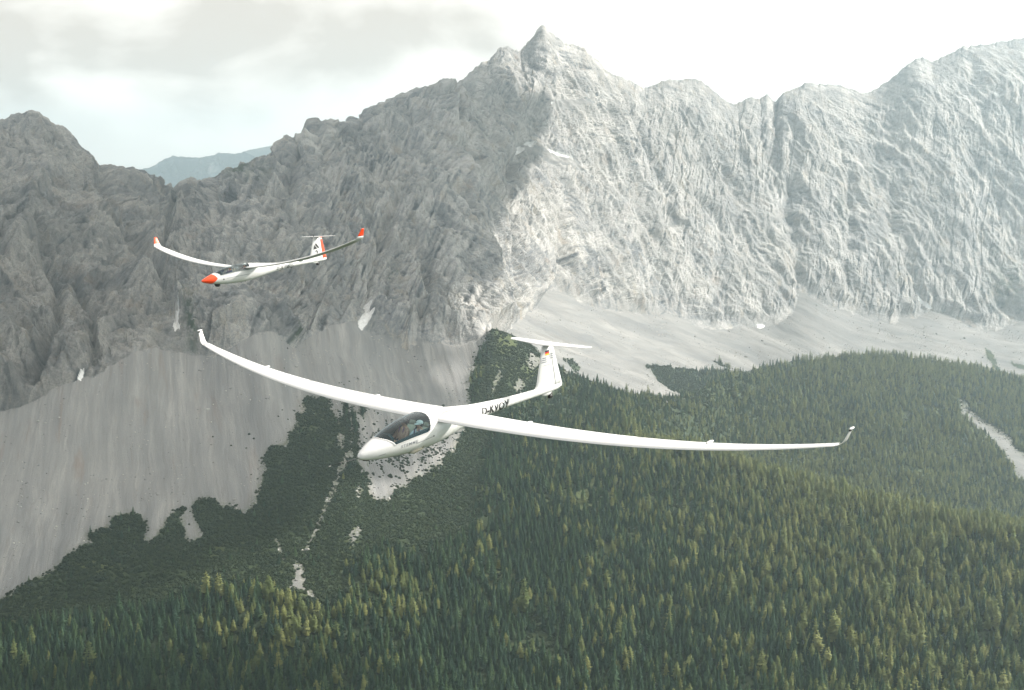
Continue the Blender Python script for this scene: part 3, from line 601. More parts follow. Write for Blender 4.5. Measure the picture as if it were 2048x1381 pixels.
lar = .03 + .55 * np.exp(-((tpy - np.interp(tpx, [1340, 1450, 1600, 1750, 1900, 2048], [900, 920, 970, 1005, 1045, 1080])) / 26) ** 2) * (tpx > 1250) + .25 * np.clip((tpx - 900) / 900, 0, 1) + .30 * blob(tpx, tpy, 1750, 740, 320, 60) + .75 * blob(tpx, tpy, 600, 1255, 120, 75) + .6 * blob(tpx, tpy, 775, 1190, 80, 60) + .45 * blob(tpx, tpy, 1880, 900, 330, 200) + .35 * blob(tpx, tpy, 1600, 1040, 260, 140) + .3 * blob(tpx, tpy, 1350, 860, 180, 60) + .25 * blob(tpx, tpy, 1900, 1250, 200, 150) + .3 * blob(tpx, tpy, 1750, 730, 250, 30) + .3 * blob(tpx, tpy, 80, 1340, 150, 60)  # pale larches also stand in for sunlit patches and the bright crest
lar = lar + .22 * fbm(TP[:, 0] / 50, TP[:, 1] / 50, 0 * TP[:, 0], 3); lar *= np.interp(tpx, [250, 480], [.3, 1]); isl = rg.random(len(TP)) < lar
rad = rg.uniform(.9, 1.35, len(TP)); rotz = rg.random(len(TP)) * 6.283
hp = bigs * FPX / TP[:, 1]
inf = (tpx > -5) & (tpx < 2053) & (tpy < 1405)
def region(x, y):
    rows_ = [(1360, 'cut by the bottom edge'), (1330, 'just above the bottom edge'), (1300, 'close to the bottom edge'), (1265, 'low on the slope'), (1220, 'in the lower woods'), (1170, 'in the lower middle woods'), (0, 'on the middle slope')]
    a = [t_ for lim, t_ in rows_ if y > lim][0]
    cols_ = [(90, 'at the left frame edge'), (200, 'below the left scree'), (320, 'right of the left scree foot'), (430, 'below the scrub domes'), (520, 'left of the larch clump'), (610, 'below the stony channel mouth'), (700, 'right of the stony channel mouth'), (780, 'straight below the glider nose'), (860, 'below the glider canopy'), (960, 'below the wing root'),
             (1060, 'below the boom lettering'), (1160, 'below the tailplane'), (1280, 'right of the tailplane line'), (1400, 'below the mid wing'), (1520, 'below the outer aileron'), (1640, 'inward of the wing tip line'), (1760, 'below the right wing tip'), (1880, 'right of the wing tip line'), (1980, 'near the right edge'), (9999, 'at the right frame edge')]
    return a + ' ' + [t_ for lim, t_ in cols_ if x < lim][0]
protos = {}
def individuals(selm, meshes, name, kindtxt, grp):
    idx = np.nonzero(selm & inf)[0]; idx = idx[np.argsort(-hp[idx])][:300]
    for n_, i in enumerate(idx):
        o = bpy.data.objects.new(name, meshes[n_ % len(meshes)]); COL.objects.link(o)
        o.location = TP[i] - (0, 0, .3); o.rotation_euler = (rg.normal(0, .02), rg.normal(0, .02), rotz[i]); o.scale = (bigs[i] * rad[i], bigs[i] * rad[i], bigs[i])
        size = ('very tall' if bigs[i] > 19 else 'tall' if bigs[i] > 16.5 else 'small' if bigs[i] < 14 else 'mid-sized') + (' slender' if rad[i] < 1.05 else ' broad' if rad[i] > 1.22 else '')
        tag(o, '%s %s %s' % (size, kindtxt, region(tpx[i], tpy[i])), name.split('_')[0] + ' tree', grp)
        protos.setdefault(name, []).append(o)
    keepm = selm.copy(); keepm[idx] = False; return np.nonzero(keepm)[0]
rest_s = individuals(~isl, SPR, 'spruce_tree', 'spruce', 'dark spruces of the near forest')
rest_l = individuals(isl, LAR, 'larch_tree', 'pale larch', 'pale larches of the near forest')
def gn_scatter(name, P, scl, rot, protos_, var, label, mat=None, sub=3):
    mat = mat or M_PIN
    me = bpy.data.meshes.new(name); me.vertices.add(len(P)); me.vertices.foreach_set('co', np.asarray(P, np.float32).ravel())
    a = me.attributes.new('scl', 'FLOAT_VECTOR', 'POINT'); a.data.foreach_set('vector', np.asarray(scl, np.float32).ravel())
    a = me.attributes.new('rot', 'FLOAT_VECTOR', 'POINT'); a.data.foreach_set('vector', np.asarray(rot, np.float32).ravel())
    a = me.attributes.new('var', 'INT', 'POINT'); a.data.foreach_set('value', np.asarray(var, np.int32))
    o = bpy.data.objects.new(name, me); COL.objects.link(o); tag(o, label, kind='stuff')
    ng = bpy.data.node_groups.new(name, 'GeometryNodeTree'); ng.interface.new_socket('Geometry', in_out='INPUT', socket_type='NodeSocketGeometry'); ng.interface.new_socket('Geometry', in_out='OUTPUT', socket_type='NodeSocketGeometry')
    gi = ng.nodes.new('NodeGroupInput'); go = ng.nodes.new('NodeGroupOutput'); ip = ng.nodes.new('GeometryNodeInstanceOnPoints')
    def attr(n_, ty): q = ng.nodes.new('GeometryNodeInputNamedAttribute'); q.data_type = ty; q.inputs['Name'].default_value = n_; return q.outputs['Attribute']
    if protos_:
        j = ng.nodes.new('GeometryNodeJoinGeometry')
        for p in reversed(protos_):
            oi = ng.nodes.new('GeometryNodeObjectInfo'); oi.transform_space = 'ORIGINAL'; oi.inputs['Object'].default_value = p; oi.inputs['As Instance'].default_value = True
            ng.links.new(oi.outputs['Geometry'], j.inputs[0])
        src = j.outputs[0]
    else:
        ic = ng.nodes.new('GeometryNodeMeshIcoSphere'); ic.inputs['Radius'].default_value = 1; ic.inputs['Subdivisions'].default_value = sub
        sp = ng.nodes.new('GeometryNodeSetPosition'); nz = ng.nodes.new('ShaderNodeTexNoise'); nz.inputs['Scale'].default_value = 2.6; nz.inputs['Detail'].default_value = 3
        vm = ng.nodes.new('ShaderNodeVectorMath'); vm.operation = 'SUBTRACT'; vm.inputs[1].default_value = (.5, .5, .5); vs = ng.nodes.new('ShaderNodeVectorMath'); vs.operation = 'SCALE'; vs.inputs['Scale'].default_value = 1.9
        ng.links.new(nz.outputs['Color'], vm.inputs[0]); ng.links.new(vm.outputs[0], vs.inputs[0]); ng.links.new(vs.outputs[0], sp.inputs['Offset']); ng.links.new(ic.outputs[0], sp.inputs[0])
        smn = ng.nodes.new('GeometryNodeSetMaterial'); smn.inputs['Material'].default_value = mat; ng.links.new(sp.outputs[0], smn.inputs[0]); src = smn.outputs[0]
        me.materials.append(mat)
    ng.links.new(gi.outputs[0], ip.inputs['Points']); ng.links.new(src, ip.inputs['Instance'])
    if protos_:
        ip.inputs['Pick Instance'].default_value = True; ng.links.new(attr('var', 'INT'), ip.inputs['Instance Index'])
    er = ng.nodes.new('FunctionNodeEulerToRotation'); ng.links.new(attr('rot', 'FLOAT_VECTOR'), er.inputs[0]); ng.links.new(er.outputs[0], ip.inputs['Rotation'])
    ng.links.new(attr('scl', 'FLOAT_VECTOR'), ip.inputs['Scale']); ng.links.new(ip.outputs[0], go.inputs[0])
    md = o.modifiers.new('scatter', 'NODES'); md.node_group = ng; return o
def rots(n): return np.stack([rg.normal(0, .025, n), rg.normal(0, .025, n), rg.random(n) * 6.283], 1)
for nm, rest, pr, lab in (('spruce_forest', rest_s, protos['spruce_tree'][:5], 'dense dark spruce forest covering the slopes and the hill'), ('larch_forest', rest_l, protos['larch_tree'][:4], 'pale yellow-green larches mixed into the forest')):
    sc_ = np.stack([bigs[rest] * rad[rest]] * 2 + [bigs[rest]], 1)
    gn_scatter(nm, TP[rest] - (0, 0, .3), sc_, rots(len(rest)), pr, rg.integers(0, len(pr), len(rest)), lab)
SP_, spx, spy, sv_ = scatter(120000, 2.3, np.clip(qsc + .10 + .3 * (VV[qi, qj] > 5), 0, 1) * (1 - .75 * qme) * np.clip(.55 + 1.1 * fbm(Pq[:, 0] / 25, Pq[:, 1] / 25, 0 * Pq[:, 0], 3), .2, 1.3))
def scatter2(mask, wgt_full, n, cell):
    a_, b_ = np.nonzero(mask); P0 = G2[a_, b_]; f1 = G2[a_, b_ + 1] - P0; f2 = G2[a_ + 1, b_] - P0
    w_ = np.abs(f1[:, 0] * f2[:, 1] - f1[:, 1] * f2[:, 0]) * wgt_full[a_, b_]; c = np.cumsum(w_); k = np.minimum(np.searchsorted(c, rg.random(n) * c[-1]), len(a_) - 1); u, v = rg.random((2, n))
    P = P0[k] + f1[k] * u[:, None] + f2[k] * v[:, None]; key = np.floor(P[:, 0] / cell).astype(np.int64) * 100003 + np.floor(P[:, 1] / cell).astype(np.int64)
    return P[np.unique(key, return_index=True)[1]]
fr_w = (np.clip(samp(greenW, PX, PY) * 1.6, 0, 1) ** 2.2 + .55 * blob(PX, PY, 820, 905, 85, 50) + .03 * blob(PX, PY, 560, 870, 50, 60) + .2 * blob(PX, PY, 690, 860, 30, 60)) * np.clip(.35 + 1.3 * fbm(X / 12, Y / 12, Z / 12, 3), 0.02, 1.5)
FRG = scatter2((quad_cls == 1) & (VV[:-1, :-1] < 5.02) & (VV[:-1, :-1] > 2.5) & (PX[:-1, :-1] > -300) & (PX[:-1, :-1] < 2300), fr_w, 14000, 1.6)
SP_ = np.concatenate([SP_, FRG])
ss = np.exp(rg.normal(0, .3, len(SP_))) * 1.35; ss[-len(FRG):] *= .62
gn_scatter('mountain_pine_scrub', SP_, np.stack([ss, ss, ss * .75], 1), rots(len(SP_)), None, np.zeros(len(SP_)), 'low dark mountain pine scrub carpeting the slope below the scree')
M_STONE, t, b = new_mat('scree_boulder'); oi = N(t, 'ShaderNodeObjectInfo'); L(t, RAMP(t, oi.outputs['Random'], [(0, (.13, .13, .13)), (.5, (.27, .265, .25)), (1, (.50, .49, .46))]), b.inputs['Base Color'])
wst = np.clip(.25 + 1.2 * fbm(X / 40, Y / 40, Z / 40, 3) + .8 * (fanA * 0 + np.sin(fanA / 9 + 2 * perlin(X / 70, Y / 70, Z / 70))) * .4, .03, 1.6) * (1 + 1.5 * np.clip(samp(greenW, PX, PY) * 2, 0, 1))
STN = scatter2((quad_cls == 1) & (VV[:-1, :-1] > 2.8) & (VV[:-1, :-1] < 7.2) & (PX[:-1, :-1] > -200) & (PX[:-1, :-1] < 2250), wst, 20000, 1.2)
s4 = np.exp(rg.normal(0, .5, len(STN))) * .42 * np.interp(STN[:, 1], [1100, 2400], [1, 1.15])
gn_scatter('scree_boulders', STN, np.stack([s4 * 1.2, s4, s4 * .7], 1), rots(len(STN)), None, np.zeros(len(STN)), 'loose grey boulders and stones lying on the scree fans', M_STONE, 1)
print('TREES', len(TP), isl.sum(), 'SCRUB', len(SP_))

# ------------------------------------------------------------------ gliders
def paint(name, col, rough=.28, spec=.5, grime=0.0):
    m, t, b = new_mat(name); b.inputs['Roughness'].default_value = rough; b.inputs['Specular IOR Level'].default_value = spec
    if grime:
        n = NOISE(t, N(t, 'ShaderNodeTexCoord').outputs['Object'], 1.3, 4, .6)
        c = MIX(t, RAMP(t, n, [(.45, 0.0), (.75, grime)]), col, tuple(v * .82 for v in col)); L(t, c, b.inputs['Base Color'])
    else: b.inputs['Base Color'].default_value = (*col, 1)
    return m
M_WHITE = paint('white_gelcoat', (.56, .56, .555), .25, .5, .35); M_BLACK = paint('black_lettering', (.015, .015, .017), .5)
M_GREYL = paint('grey_lettering', (.16, .17, .19), .5); M_ORANGE = paint('orange_paint', (.78, .062, .008), .35)
M_RUBBER = paint('black_rubber', (.02, .02, .02), .8); M_DARK = paint('dark_cockpit_lining', (.015, .05, .06), .5)
M_SEAT = paint('seat_fabric', (.36, .35, .28), .8); M_METAL = paint('grey_metal', (.3, .3, .3), .35)
M_RED = paint('flag_red', (.55, .01, .01), .5); M_GOLD = paint('flag_gold', (.85, .42, .02), .5); M_GLINT = paint('lens_red', (.4, .03, .02), .2)
M_SKIN, t, b = new_mat('skin'); b.inputs['Base Color'].default_value = (.48, .27, .19, 1); b.inputs['Roughness'].default_value = .6
def cloth(name, c): m, t, b = new_mat(name); n = NOISE(t, N(t, 'ShaderNodeTexCoord').outputs['Object'], 14, 3); L(t, MIX(t, n, tuple(v * .75 for v in c), c), b.inputs['Base Color']); return m
M_SHIRT1 = cloth('pale_blue_shirt', (.50, .60, .63)); M_SHIRT2 = cloth('brown_shirt', (.36, .22, .17)); M_SHIRT3 = cloth('white_shirt', (.72, .74, .74)); M_SHIRT4 = cloth('navy_shirt', (.05, .08, .16))
M_TROU = cloth('dark_trousers', (.05, .06, .08)); M_CAP1 = cloth('white_cap', (.74, .80, .80)); M_CAP2 = cloth('dark_cap', (.04, .045, .05)); M_BELT = cloth('seat_belt', (.12, .06, .12))
def glass(name, tint):
  m_ = bpy.data.materials.new(name); m_.use_nodes = True; t = m_.node_tree; t.nodes.clear()
  o_ = N(t, 'ShaderNodeOutputMaterial'); tr = N(t, 'ShaderNodeBsdfTransparent'); tr.inputs[0].default_value = (*tint, 1)
  gl = N(t, 'ShaderNodeBsdfGlossy'); gl.inputs['Roughness'].default_value = .03; gl.inputs[0].default_value = (.85, .95, 1, 1)
  fr_ = N(t, 'ShaderNodeFresnel'); fr_.inputs[0].default_value = 1.42; mx = N(t, 'ShaderNodeMixShader'); L(t, fr_.outputs[0], mx.inputs[0]); L(t, tr.outputs[0], mx.inputs[1]); L(t, gl.outputs[0], mx.inputs[2]); L(t, mx.outputs[0], o_.inputs[0])
  return m_
M_GLASS = glass('tinted_canopy_glass', (.72, .88, .91)); M_CLEAR = glass('clear_canopy_glass', (.90, .94, .94)); M_LINER = paint('pale_cockpit_lining', (.42, .43, .42), .7)

def pmesh(name, V, F_, mats, parent, smooth=True, mi=None):
    me = bpy.data.meshes.new(name); me.from_pydata([tuple(map(float, v)) for v in V], [], [tuple(map(int, f)) for f in F_])
    for m in (mats if isinstance(mats, (list, tuple)) else [mats]): me.materials.append(m)
    if mi is not None: me.polygons.foreach_set('material_index', mi)
    me.update(); me.polygons.foreach_set('use_smooth', [smooth] * len(me.polygons))
    bmx = bmesh.new(); bmx.from_mesh(me); bmesh.ops.recalc_face_normals(bmx, faces=bmx.faces); bmx.to_mesh(me); bmx.free()
    o = bpy.data.objects.new(name, me); COL.objects.link(o); o.parent = parent; return o
def bm_obj(name, bm_, mat, parent, smooth=True):
    me = bpy.data.meshes.new(name); bm_.to_mesh(me); bm_.free(); me.materials.append(mat); me.polygons.foreach_set('use_smooth', [smooth] * len(me.polygons))
    o = bpy.data.objects.new(name, me); COL.objects.link(o); o.parent = parent; return o
def ellipsoid(name, c, r, mat, parent, seg=16, rot=None):
    bm_ = bmesh.new(); bmesh.ops.create_uvsphere(bm_, u_segments=seg, v_segments=max(8, seg // 2), radius=1)
    M = Matrix.Translation(c) @ (rot or Matrix.Identity(4)) @ Matrix.Diagonal((*r, 1)); bm_.transform(M); return bm_obj(name, bm_, mat, parent)
def rod(name, a, b_, r0, r1, mat, parent, seg=10):
    a, b_ = Vector(a), Vector(b_); d_ = b_ - a; bm_ = bmesh.new(); bmesh.ops.create_cone(bm_, cap_ends=True, segments=seg, radius1=r0, radius2=r1, depth=d_.length)
    bm_.transform(Matrix.Translation((a + b_) / 2) @ d_.to_track_quat('Z', 'Y').to_matrix().to_4x4()); return bm_obj(name, bm_, mat, parent)

class Body:
    def __init__(s, S): s.S = np.array(S, float); s.e = .9
    def zz(s, x):
        q = -np.asarray(x, float); xs = -s.S[:, 0]; return s.it(q, xs, s.S[:, 1]), s.it(q, xs, s.S[:, 2]), s.it(q, xs, s.S[:, 3])
    def it(s, q, xs, ys):      # monotone smooth interpolation
        h = np.diff(xs); dl = np.diff(ys) / h; m = np.zeros(len(xs)); m[1:-1] = np.where(dl[:-1] * dl[1:] > 0, 2 * dl[:-1] * dl[1:] / (dl[:-1] + dl[1:] + 1e-12), 0); m[0] = dl[0]; m[-1] = dl[-1]
        k = np.clip(np.searchsorted(xs, q) - 1, 0, len(h) - 1); u = (q - xs[k]) / h[k]; u = np.clip(u, 0, 1)
        return (2*u**3-3*u**2+1)*ys[k] + (u**3-2*u**2+u)*h[k]*m[k] + (-2*u**3+3*u**2)*ys[k+1] + (u**3-u**2)*h[k]*m[k+1]
    def pt(s, x, th, sc=1.0):
        zt, zb, w = s.zz(x); zc = (zt + zb) / 2; c, sn = np.cos(th), np.sin(th)
        z = zc + np.where(sn > 0, zt - zc, zc - zb) * np.sign(sn) * np.abs(sn) ** s.e * sc; y = w * np.sign(c) * np.abs(c) ** s.e * sc
        return np.stack(np.broadcast_arrays(x, y, z), -1)
    def side(s, x, z, off=.004):   # point on the left flank at height z
        zt, zb, w = s.zz(x); zc = (zt + zb) / 2; r = (z - zc) / np.where(z > zc, zt - zc, zc - zb); r = np.clip(r, -.999, .999)
        th = np.arcsin(np.sign(r) * np.abs(r) ** (1 / s.e)); y = w * np.cos(th) ** s.e; return np.stack(np.broadcast_arrays(x, y + off * np.maximum(np.cos(th), .3), z + off * np.sin(th)), -1)

def text_mesh(txt, size, shear=0.0, bold=0.0, spacing=1.0):
    cu = bpy.data.curves.new('lettering', 'FONT'); cu.body = txt; cu.size = size; cu.shear = shear; cu.offset = bold; cu.space_character = spacing; cu.resolution_u = 3
    o = bpy.data.objects.new('lettering', cu); COL.objects.link(o); dg = bpy.context.evaluated_depsgraph_get(); me = bpy.data.meshes.new_from_object(o.evaluated_get(dg))
    bm_ = bmesh.new(); bm_.from_mesh(me); bpy.data.objects.remove(o); bpy.data.curves.remove(cu); bpy.data.meshes.remove(me)
    bmesh.ops.triangulate(bm_, faces=bm_.faces)
    for _ in range(2):
        le = [e for e in bm_.edges if e.calc_length() > size * .12]
        if le: bmesh.ops.subdivide_edges(bm_, edges=le, cuts=1)
        bmesh.ops.triangulate(bm_, faces=[f for f in bm_.faces if len(f.verts) > 3])
    return bm_
def letter_on(bm_, fn, mat, parent, name='lettering'):
    for v in bm_.verts: v.co = Vector(fn(v.co.x, v.co.y))
    bmesh.ops.recalc_face_normals(bm_, faces=bm_.faces); return bm_obj(name, bm_, mat, parent, False)
def grid_bm(w, h, nx, ny):
    bm_ = bmesh.new(); vs = [[bm_.verts.new((w * i / nx, h * j / ny, 0)) for j in range(ny + 1)] for i in range(nx + 1)]
    for i in range(nx):
        for j in range(ny): bm_.faces.new((vs[i][j], vs[i+1][j], vs[i+1][j+1], vs[i][j+1]))
    return bm_

def foil(n0, x0, x1, tk=.13, camber=.025):
    """closed loop round the part x0..x1 of an airfoil, upper from front to back then lower back to front; (xc, z/c)"""
    u = x0 + (x1 - x0) * (1 - np.cos(np.linspace(0, np.pi, n0))) / 2 if x0 == 0 else np.linspace(x0, x1, n0)
    yt = tk / .2 * (.2969 * np.sqrt(u) - .126 * u - .3516 * u**2 + .2843 * u**3 - .1030 * u**4); yc = camber * 4 * u * (1 - u)
    return list(zip(u, yc + yt)) + list(zip(u[::-1], (yc - yt)[::-1]))[(1 if x0 == 0 else 0):]
def loft_strip(name, stations, loop, mat, parent, caps=True, mi=None):
    """stations: list of (LE point, chord vector back, up vector) ; loop of (xc, zc)"""
    V = []; n = len(loop)
    for le, cv, up in stations:
        c = np.linalg.norm(cv)
        for u, z in loop: V.append(le + cv * u + up * z * c)
    F_ = [(k*n+j, k*n+(j+1) % n, (k+1)*n+(j+1) % n, (k+1)*n+j) for k in range(len(stations) - 1) for j in range(n)]
    if caps: F_ += [tuple(range(n)), tuple(range((len(stations)-1)*n, len(stations)*n))]
    return pmesh(name, V, F_, mat, parent)

def make_wing(root, side, W_):
    xle, zf, ch, smax, inc = W_['xle'], W_['z'], W_['c'], W_['smax'], W_['inc']
    def st(s):
        s = float(s); c = ch(s); ds = .05; dz = (zf(s + ds) - zf(s - ds)) / (2 * ds); up = np.array([0, -side * dz, 1.0]); up /= np.linalg.norm(up)
        return np.array([xle(s), side * s, zf(s)]), np.array([-c, 0, -inc * c]), up
    S_ = np.concatenate([np.linspace(W_['s0'], smax, 40)])
    wing = loft_strip('wing', [st(s) for s in S_], foil(14, 0, .80, W_['tk']), M_WHITE, root)
    b1, b2 = W_['split']
    for nm, a, b_ in (('flap', W_['s0'], b1), ('aileron', b1 + .02, b2)):
        loft_strip(nm, [st(s) for s in np.linspace(a, b_, 16)], foil(5, .806, 1.0, W_['tk']), M_WHITE, wing)
    loft_strip('wing_trailing_edge', [st(s) for s in np.linspace(b2 + .015, smax, 5)], foil(5, .801, 1.0, W_['tk']), M_WHITE, wing)
    # winglet: a curve that sweeps up from the tip
    le, cv, up = st(smax); c0 = np.linalg.norm(cv); n_ = 14; sts = []; P_ = np.array(le); wl = W_['winglet']
    a0 = math.atan2(-side * up[1] * -1 if False else -up[1] * side, up[2]); tot = wl['len']; prev = P_.copy()
    a0 = math.atan((zf(smax) - zf(smax - .1)) / .1)
    for k in range(n_ + 1):
        f = k / n_; a = a0 + (R(wl['ang']) - a0) * min(1, f / wl['bend']) ** 1.2
        if k: prev = prev + np.array([-wl['sweep'] * tot / n_, side * math.cos(a) * tot / n_, math.sin(a) * tot / n_])
        c = c0 * (1 - f) + wl['tip'] * f; sts.append((prev.copy(), np.array([-c, 0, 0]), np.array([0, -side * math.sin(a), math.cos(a)])))
    k0 = wl.get('white', n_)
    w = loft_strip('winglet', sts[:k0 + 1], foil(10, 0, 1, .10, 0), M_WHITE, wing)
    if k0 < n_:
        w2 = loft_strip('winglet_tip', sts[k0:], foil(10, 0, 1, .10, 0), wl['mat'], wing); w2['label'] = 'orange painted winglet tip'
    le, cv, up = sts[-1]
    if wl.get('pod'):
        ellipsoid('tip_light', tuple(le + cv * .4), (.12, .03, .03), M_WHITE, wing); ellipsoid('light_lens', tuple(le + cv * .1 - np.array([0, side * .02, .04])), (.05, .03, .03), M_BLACK, wing)
    for s_, xc in W_['bumps']:
        le, cv, up = st(s_); zt_ = W_['bumpz']; ellipsoid('actuator_fairing', tuple(le + cv * xc + up * zt_), (.17, .04, .04), M_WHITE, wing)
    return wing

def make_glider(cfg):
    root = bpy.data.objects.new('glider', None); COL.objects.link(root); root.empty_display_size = .5
    M = Matrix.Translation(Vector(cfg['t']) + Vector((0, 0, ZC))) @ (Matrix.Rotation(cfg['rot'][0], 4, 'Z') @ Matrix.Rotation(cfg['rot'][1], 4, 'Y') @ Matrix.Rotation(cfg['rot'][2], 4, 'X'))
    root.matrix_world = M; tag(root, cfg['label'], 'glider')
    B = Body(cfg['body']); xr = cfg['xr']
    nx, nth = cfg['res']; xs = -(np.linspace(0, 1, nx) ** 1.15) * xr; ths = np.linspace(-np.pi / 2, 1.5 * np.pi, nth + 1)[:-1]
    XX, TT = np.meshgrid(xs, ths, indexing='ij'); V = B.pt(XX, TT).reshape(-1, 3)
    ii, jj = np.mgrid[0:nx - 1, 0:nth]; a = ii * nth + jj; b_ = ii * nth + (jj + 1) % nth; F_ = np.stack([a, b_, b_ + nth, a + nth], -1).reshape(-1, 4)
    cx_ = V[F_].mean(1)[:, 0]; tm = TT.ravel()[F_[:, 0]] + (ths[1] - ths[0]) / 2; sn = np.sin(tm)
    zt, zb, w_ = B.zz(cx_); can = cfg['canopy'](cx_, tm)
    orange = cfg['nose'](cx_, tm) if cfg.get('nose') else np.zeros(len(F_), bool)
    def part(name, mask, mats, mi=None):
        Fm = F_[mask]; u, inv = np.unique(Fm.ravel(), return_inverse=True); return pmesh(name, V[u], inv.reshape(-1, 4), mats, root, True, mi)
    fus = part('fuselage', ~can & ~orange, M_WHITE)
    if orange.any():
        nz = part('nose_cone', orange & ~can, M_ORANGE); nz['label'] = 'orange painted nose'
    cano = part('canopy', can, cfg.get('glass', M_GLASS))
    # rim of the canopy: a thin white frame along its border
    bme = bmesh.new(); bme.from_mesh(cano.data); edges = [[v.co.copy() for v in e.verts] for e in bme.edges if e.is_boundary]; bme.free()
    br = bmesh.new()
    for p, q in edges:
        d_ = (q - p); L_ = d_.length
        if L_ < 1e-5: continue
        rr_ = bmesh.ops.create_cube(br, size=1.0); bmesh.ops.transform(br, verts=rr_['verts'], matrix=Matrix.Translation((p + q) / 2) @ d_.to_track_quat('X', 'Z').to_matrix().to_4x4() @ Matrix.Diagonal((L_ * 1.3, .022, .022, 1)))
    bm_obj('canopy_frame', br, M_WHITE, cano, False)
    for xa in cfg['frames']:
        th_ = np.linspace(R(15), R(165), 24); pts = B.pt(np.full(24, xa), th_, .992); Vr = []; 
        for q in pts: Vr += [q + (.015, 0, 0), q + (-.015, 0, 0)]
        pmesh('canopy_bow', Vr, [(2*k, 2*k+1, 2*k+3, 2*k+2) for k in range(23)], M_WHITE, cano)
    # cockpit: dark tub, seats, instrument panel
    x0, x1 = cfg['cock']; xs2 = np.linspace(x0, x1, 24); th2 = np.linspace(R(-200), R(20), 26); Vt = [p for x_ in xs2 for p in B.pt(np.full(26, x_), th2, .955)]
    Ft = [(k*26+j, k*26+j+1, (k+1)*26+j+1, (k+1)*26+j) for k in range(23) for j in range(25)]
    tub = pmesh('cockpit_tub', Vt, Ft, cfg.get('liner', M_DARK), root)
    thb = np.linspace(0, 2 * np.pi, 32, endpoint=False); bk_ = B.pt(np.full(32, x1), thb, .955); pmesh('rear_bulkhead', bk_, [tuple(range(32))], M_DARK, root, False)
    ztp, zbp, wp = B.zz(np.array(cfg['panel'])); zm = float(ztp); zl = float(zbp); wpx = float(wp)
    pv_ = [(cfg['panel'], y_, z_) for y_, z_ in ((-wpx*.62, zl + .25), (wpx*.62, zl + .25), (wpx*.55, zm - .20), (wpx*.25, zm - .10), (-wpx*.25, zm - .10), (-wpx*.55, zm - .20))]
    pmesh('instrument_panel', pv_ + [(x_ + .10, y_, z_) for x_, y_, z_ in pv_], [tuple(range(6)), tuple(range(11, 5, -1))] + [(k, (k+1) % 6, (k+1) % 6 + 6, k + 6) for k in range(6)], M_DARK, root, False)
    for sx, sy, sz in cfg['seats']:
        bs = bmesh.new()
        for c_, d_, an in (((sx + .18, sy, sz - .07), (.42, .40, .07), 8), ((sx - .14, sy, sz + .20), (.07, .40, .62), -32), ((sx - .37, sy, sz + .50), (.06, .22, .16), -20)):
            q = bmesh.ops.create_cube(bs, size=1.0); bmesh.ops.transform(bs, verts=q['verts'], matrix=Matrix.Translation(c_) @ Matrix.Rotation(R(an), 4, 'Y') @ Matrix.Diagonal((*d_, 1)))
        bmesh.ops.bevel(bs, geom=bs.edges[:], offset=.02, segments=2, affect='EDGES'); bm_obj('seat', bs, M_SEAT, root)
    for side in (1, -1): make_wing(root, side, cfg['wing'])
    # fin and rudder
    fb, ft = cfg['fin']  # ((xf, xr, z)) at base and top
    def fstat(z):
        f = (z - fb[2]) / (ft[2] - fb[2]); xf = fb[0] + (ft[0] - fb[0]) * f + .22 * max(0, 1 - f * 7) ** 2; xr_ = fb[1] + (ft[1] - fb[1]) * f
        return np.array([xf, 0, z]), np.array([xr_ - xf, 0, 0]), np.array([0, 1.0, 0])
    zsn = [fb[2] + (ft[2] - fb[2]) * q for q in (0, .03, .07, .12, .2, .4, .6, .8, 1)]
    fin = loft_strip('fin', [fstat(z) for z in zsn], foil(12, 0, cfg.get('rs', .70), .105, 0), M_WHITE, root)
    rz = np.linspace(cfg.get('rudz', fb[2] + .04), ft[2] - .02, 8); rud = loft_strip('rudder', [fstat(z) for z in rz], foil(6, cfg.get('rs', .70) + .006, 1.0, .105, 0), cfg.get('rudmat', M_WHITE), fin)
    if cfg.get('rudmat'): rud['label'] = 'orange rudder'
    ftk = lambda xc, c: c * .105 / .2 * (.2969 * xc**.5 - .126 * xc - .3516 * xc**2 + .2843 * xc**3 - .103 * xc**4)
    def on_fin(x, z, off=.004):
        le, cv, _ = fstat(z); c = -cv[0]; u = min(max((le[0] - x) / c, .001), 1); return (x, ftk(u, c) + off, z)
    # tail: boom end cone down to the wheel
    sb = cfg['stab']
    def sst(y):
        f = abs(y) / sb['half']; tipf = max(0, (f - .93) / .07); return (np.array([sb['le0'] + (sb['le1'] - sb['le0']) * f - .10 * tipf, y, sb['z']]), np.array([-(sb['c0'] + (sb['c1'] - sb['c0']) * f) * (1 - .35 * tipf), 0, 0]), np.array([0, 0, 1.0]))
    ys = np.concatenate([np.linspace(-sb['half'], -sb['half'] * .93, 4)[:-1], np.linspace(-sb['half'] * .93, sb['half'] * .93, 12), np.linspace(sb['half'] * .93, sb['half'], 4)[1:]])
    stab = loft_strip('stabilizer', [sst(y) for y in ys], foil(10, 0, .70, .11, 0), M_WHITE, root)
    loft_strip('elevator', [sst(y) for y in ys[2:-2]], foil(5, .706, 1.0, .11, 0), M_WHITE, stab)
    # tail wheel
    wx_, wz_ = cfg['tailwheel']; bw = bmesh.new(); bmesh.ops.create_cone(bw, cap_ends=True, segments=24, radius1=cfg['wr'], radius2=cfg['wr'], depth=.07); bw.transform(Matrix.Translation((wx_, 0, wz_)) @ Matrix.Rotation(R(90), 4, 'X')); bmesh.ops.bevel(bw, geom=[e for e in bw.edges if len(e.link_faces) == 2 and e.calc_face_angle() > .8], offset=.02, segments=3, affect='EDGES')
    tw = bm_obj('tail_wheel', bw, M_RUBBER, root); ellipsoid('hub', (wx_, 0, wz_), (cfg['wr'] * .5, .04, cfg['wr'] * .5), M_METAL, tw)
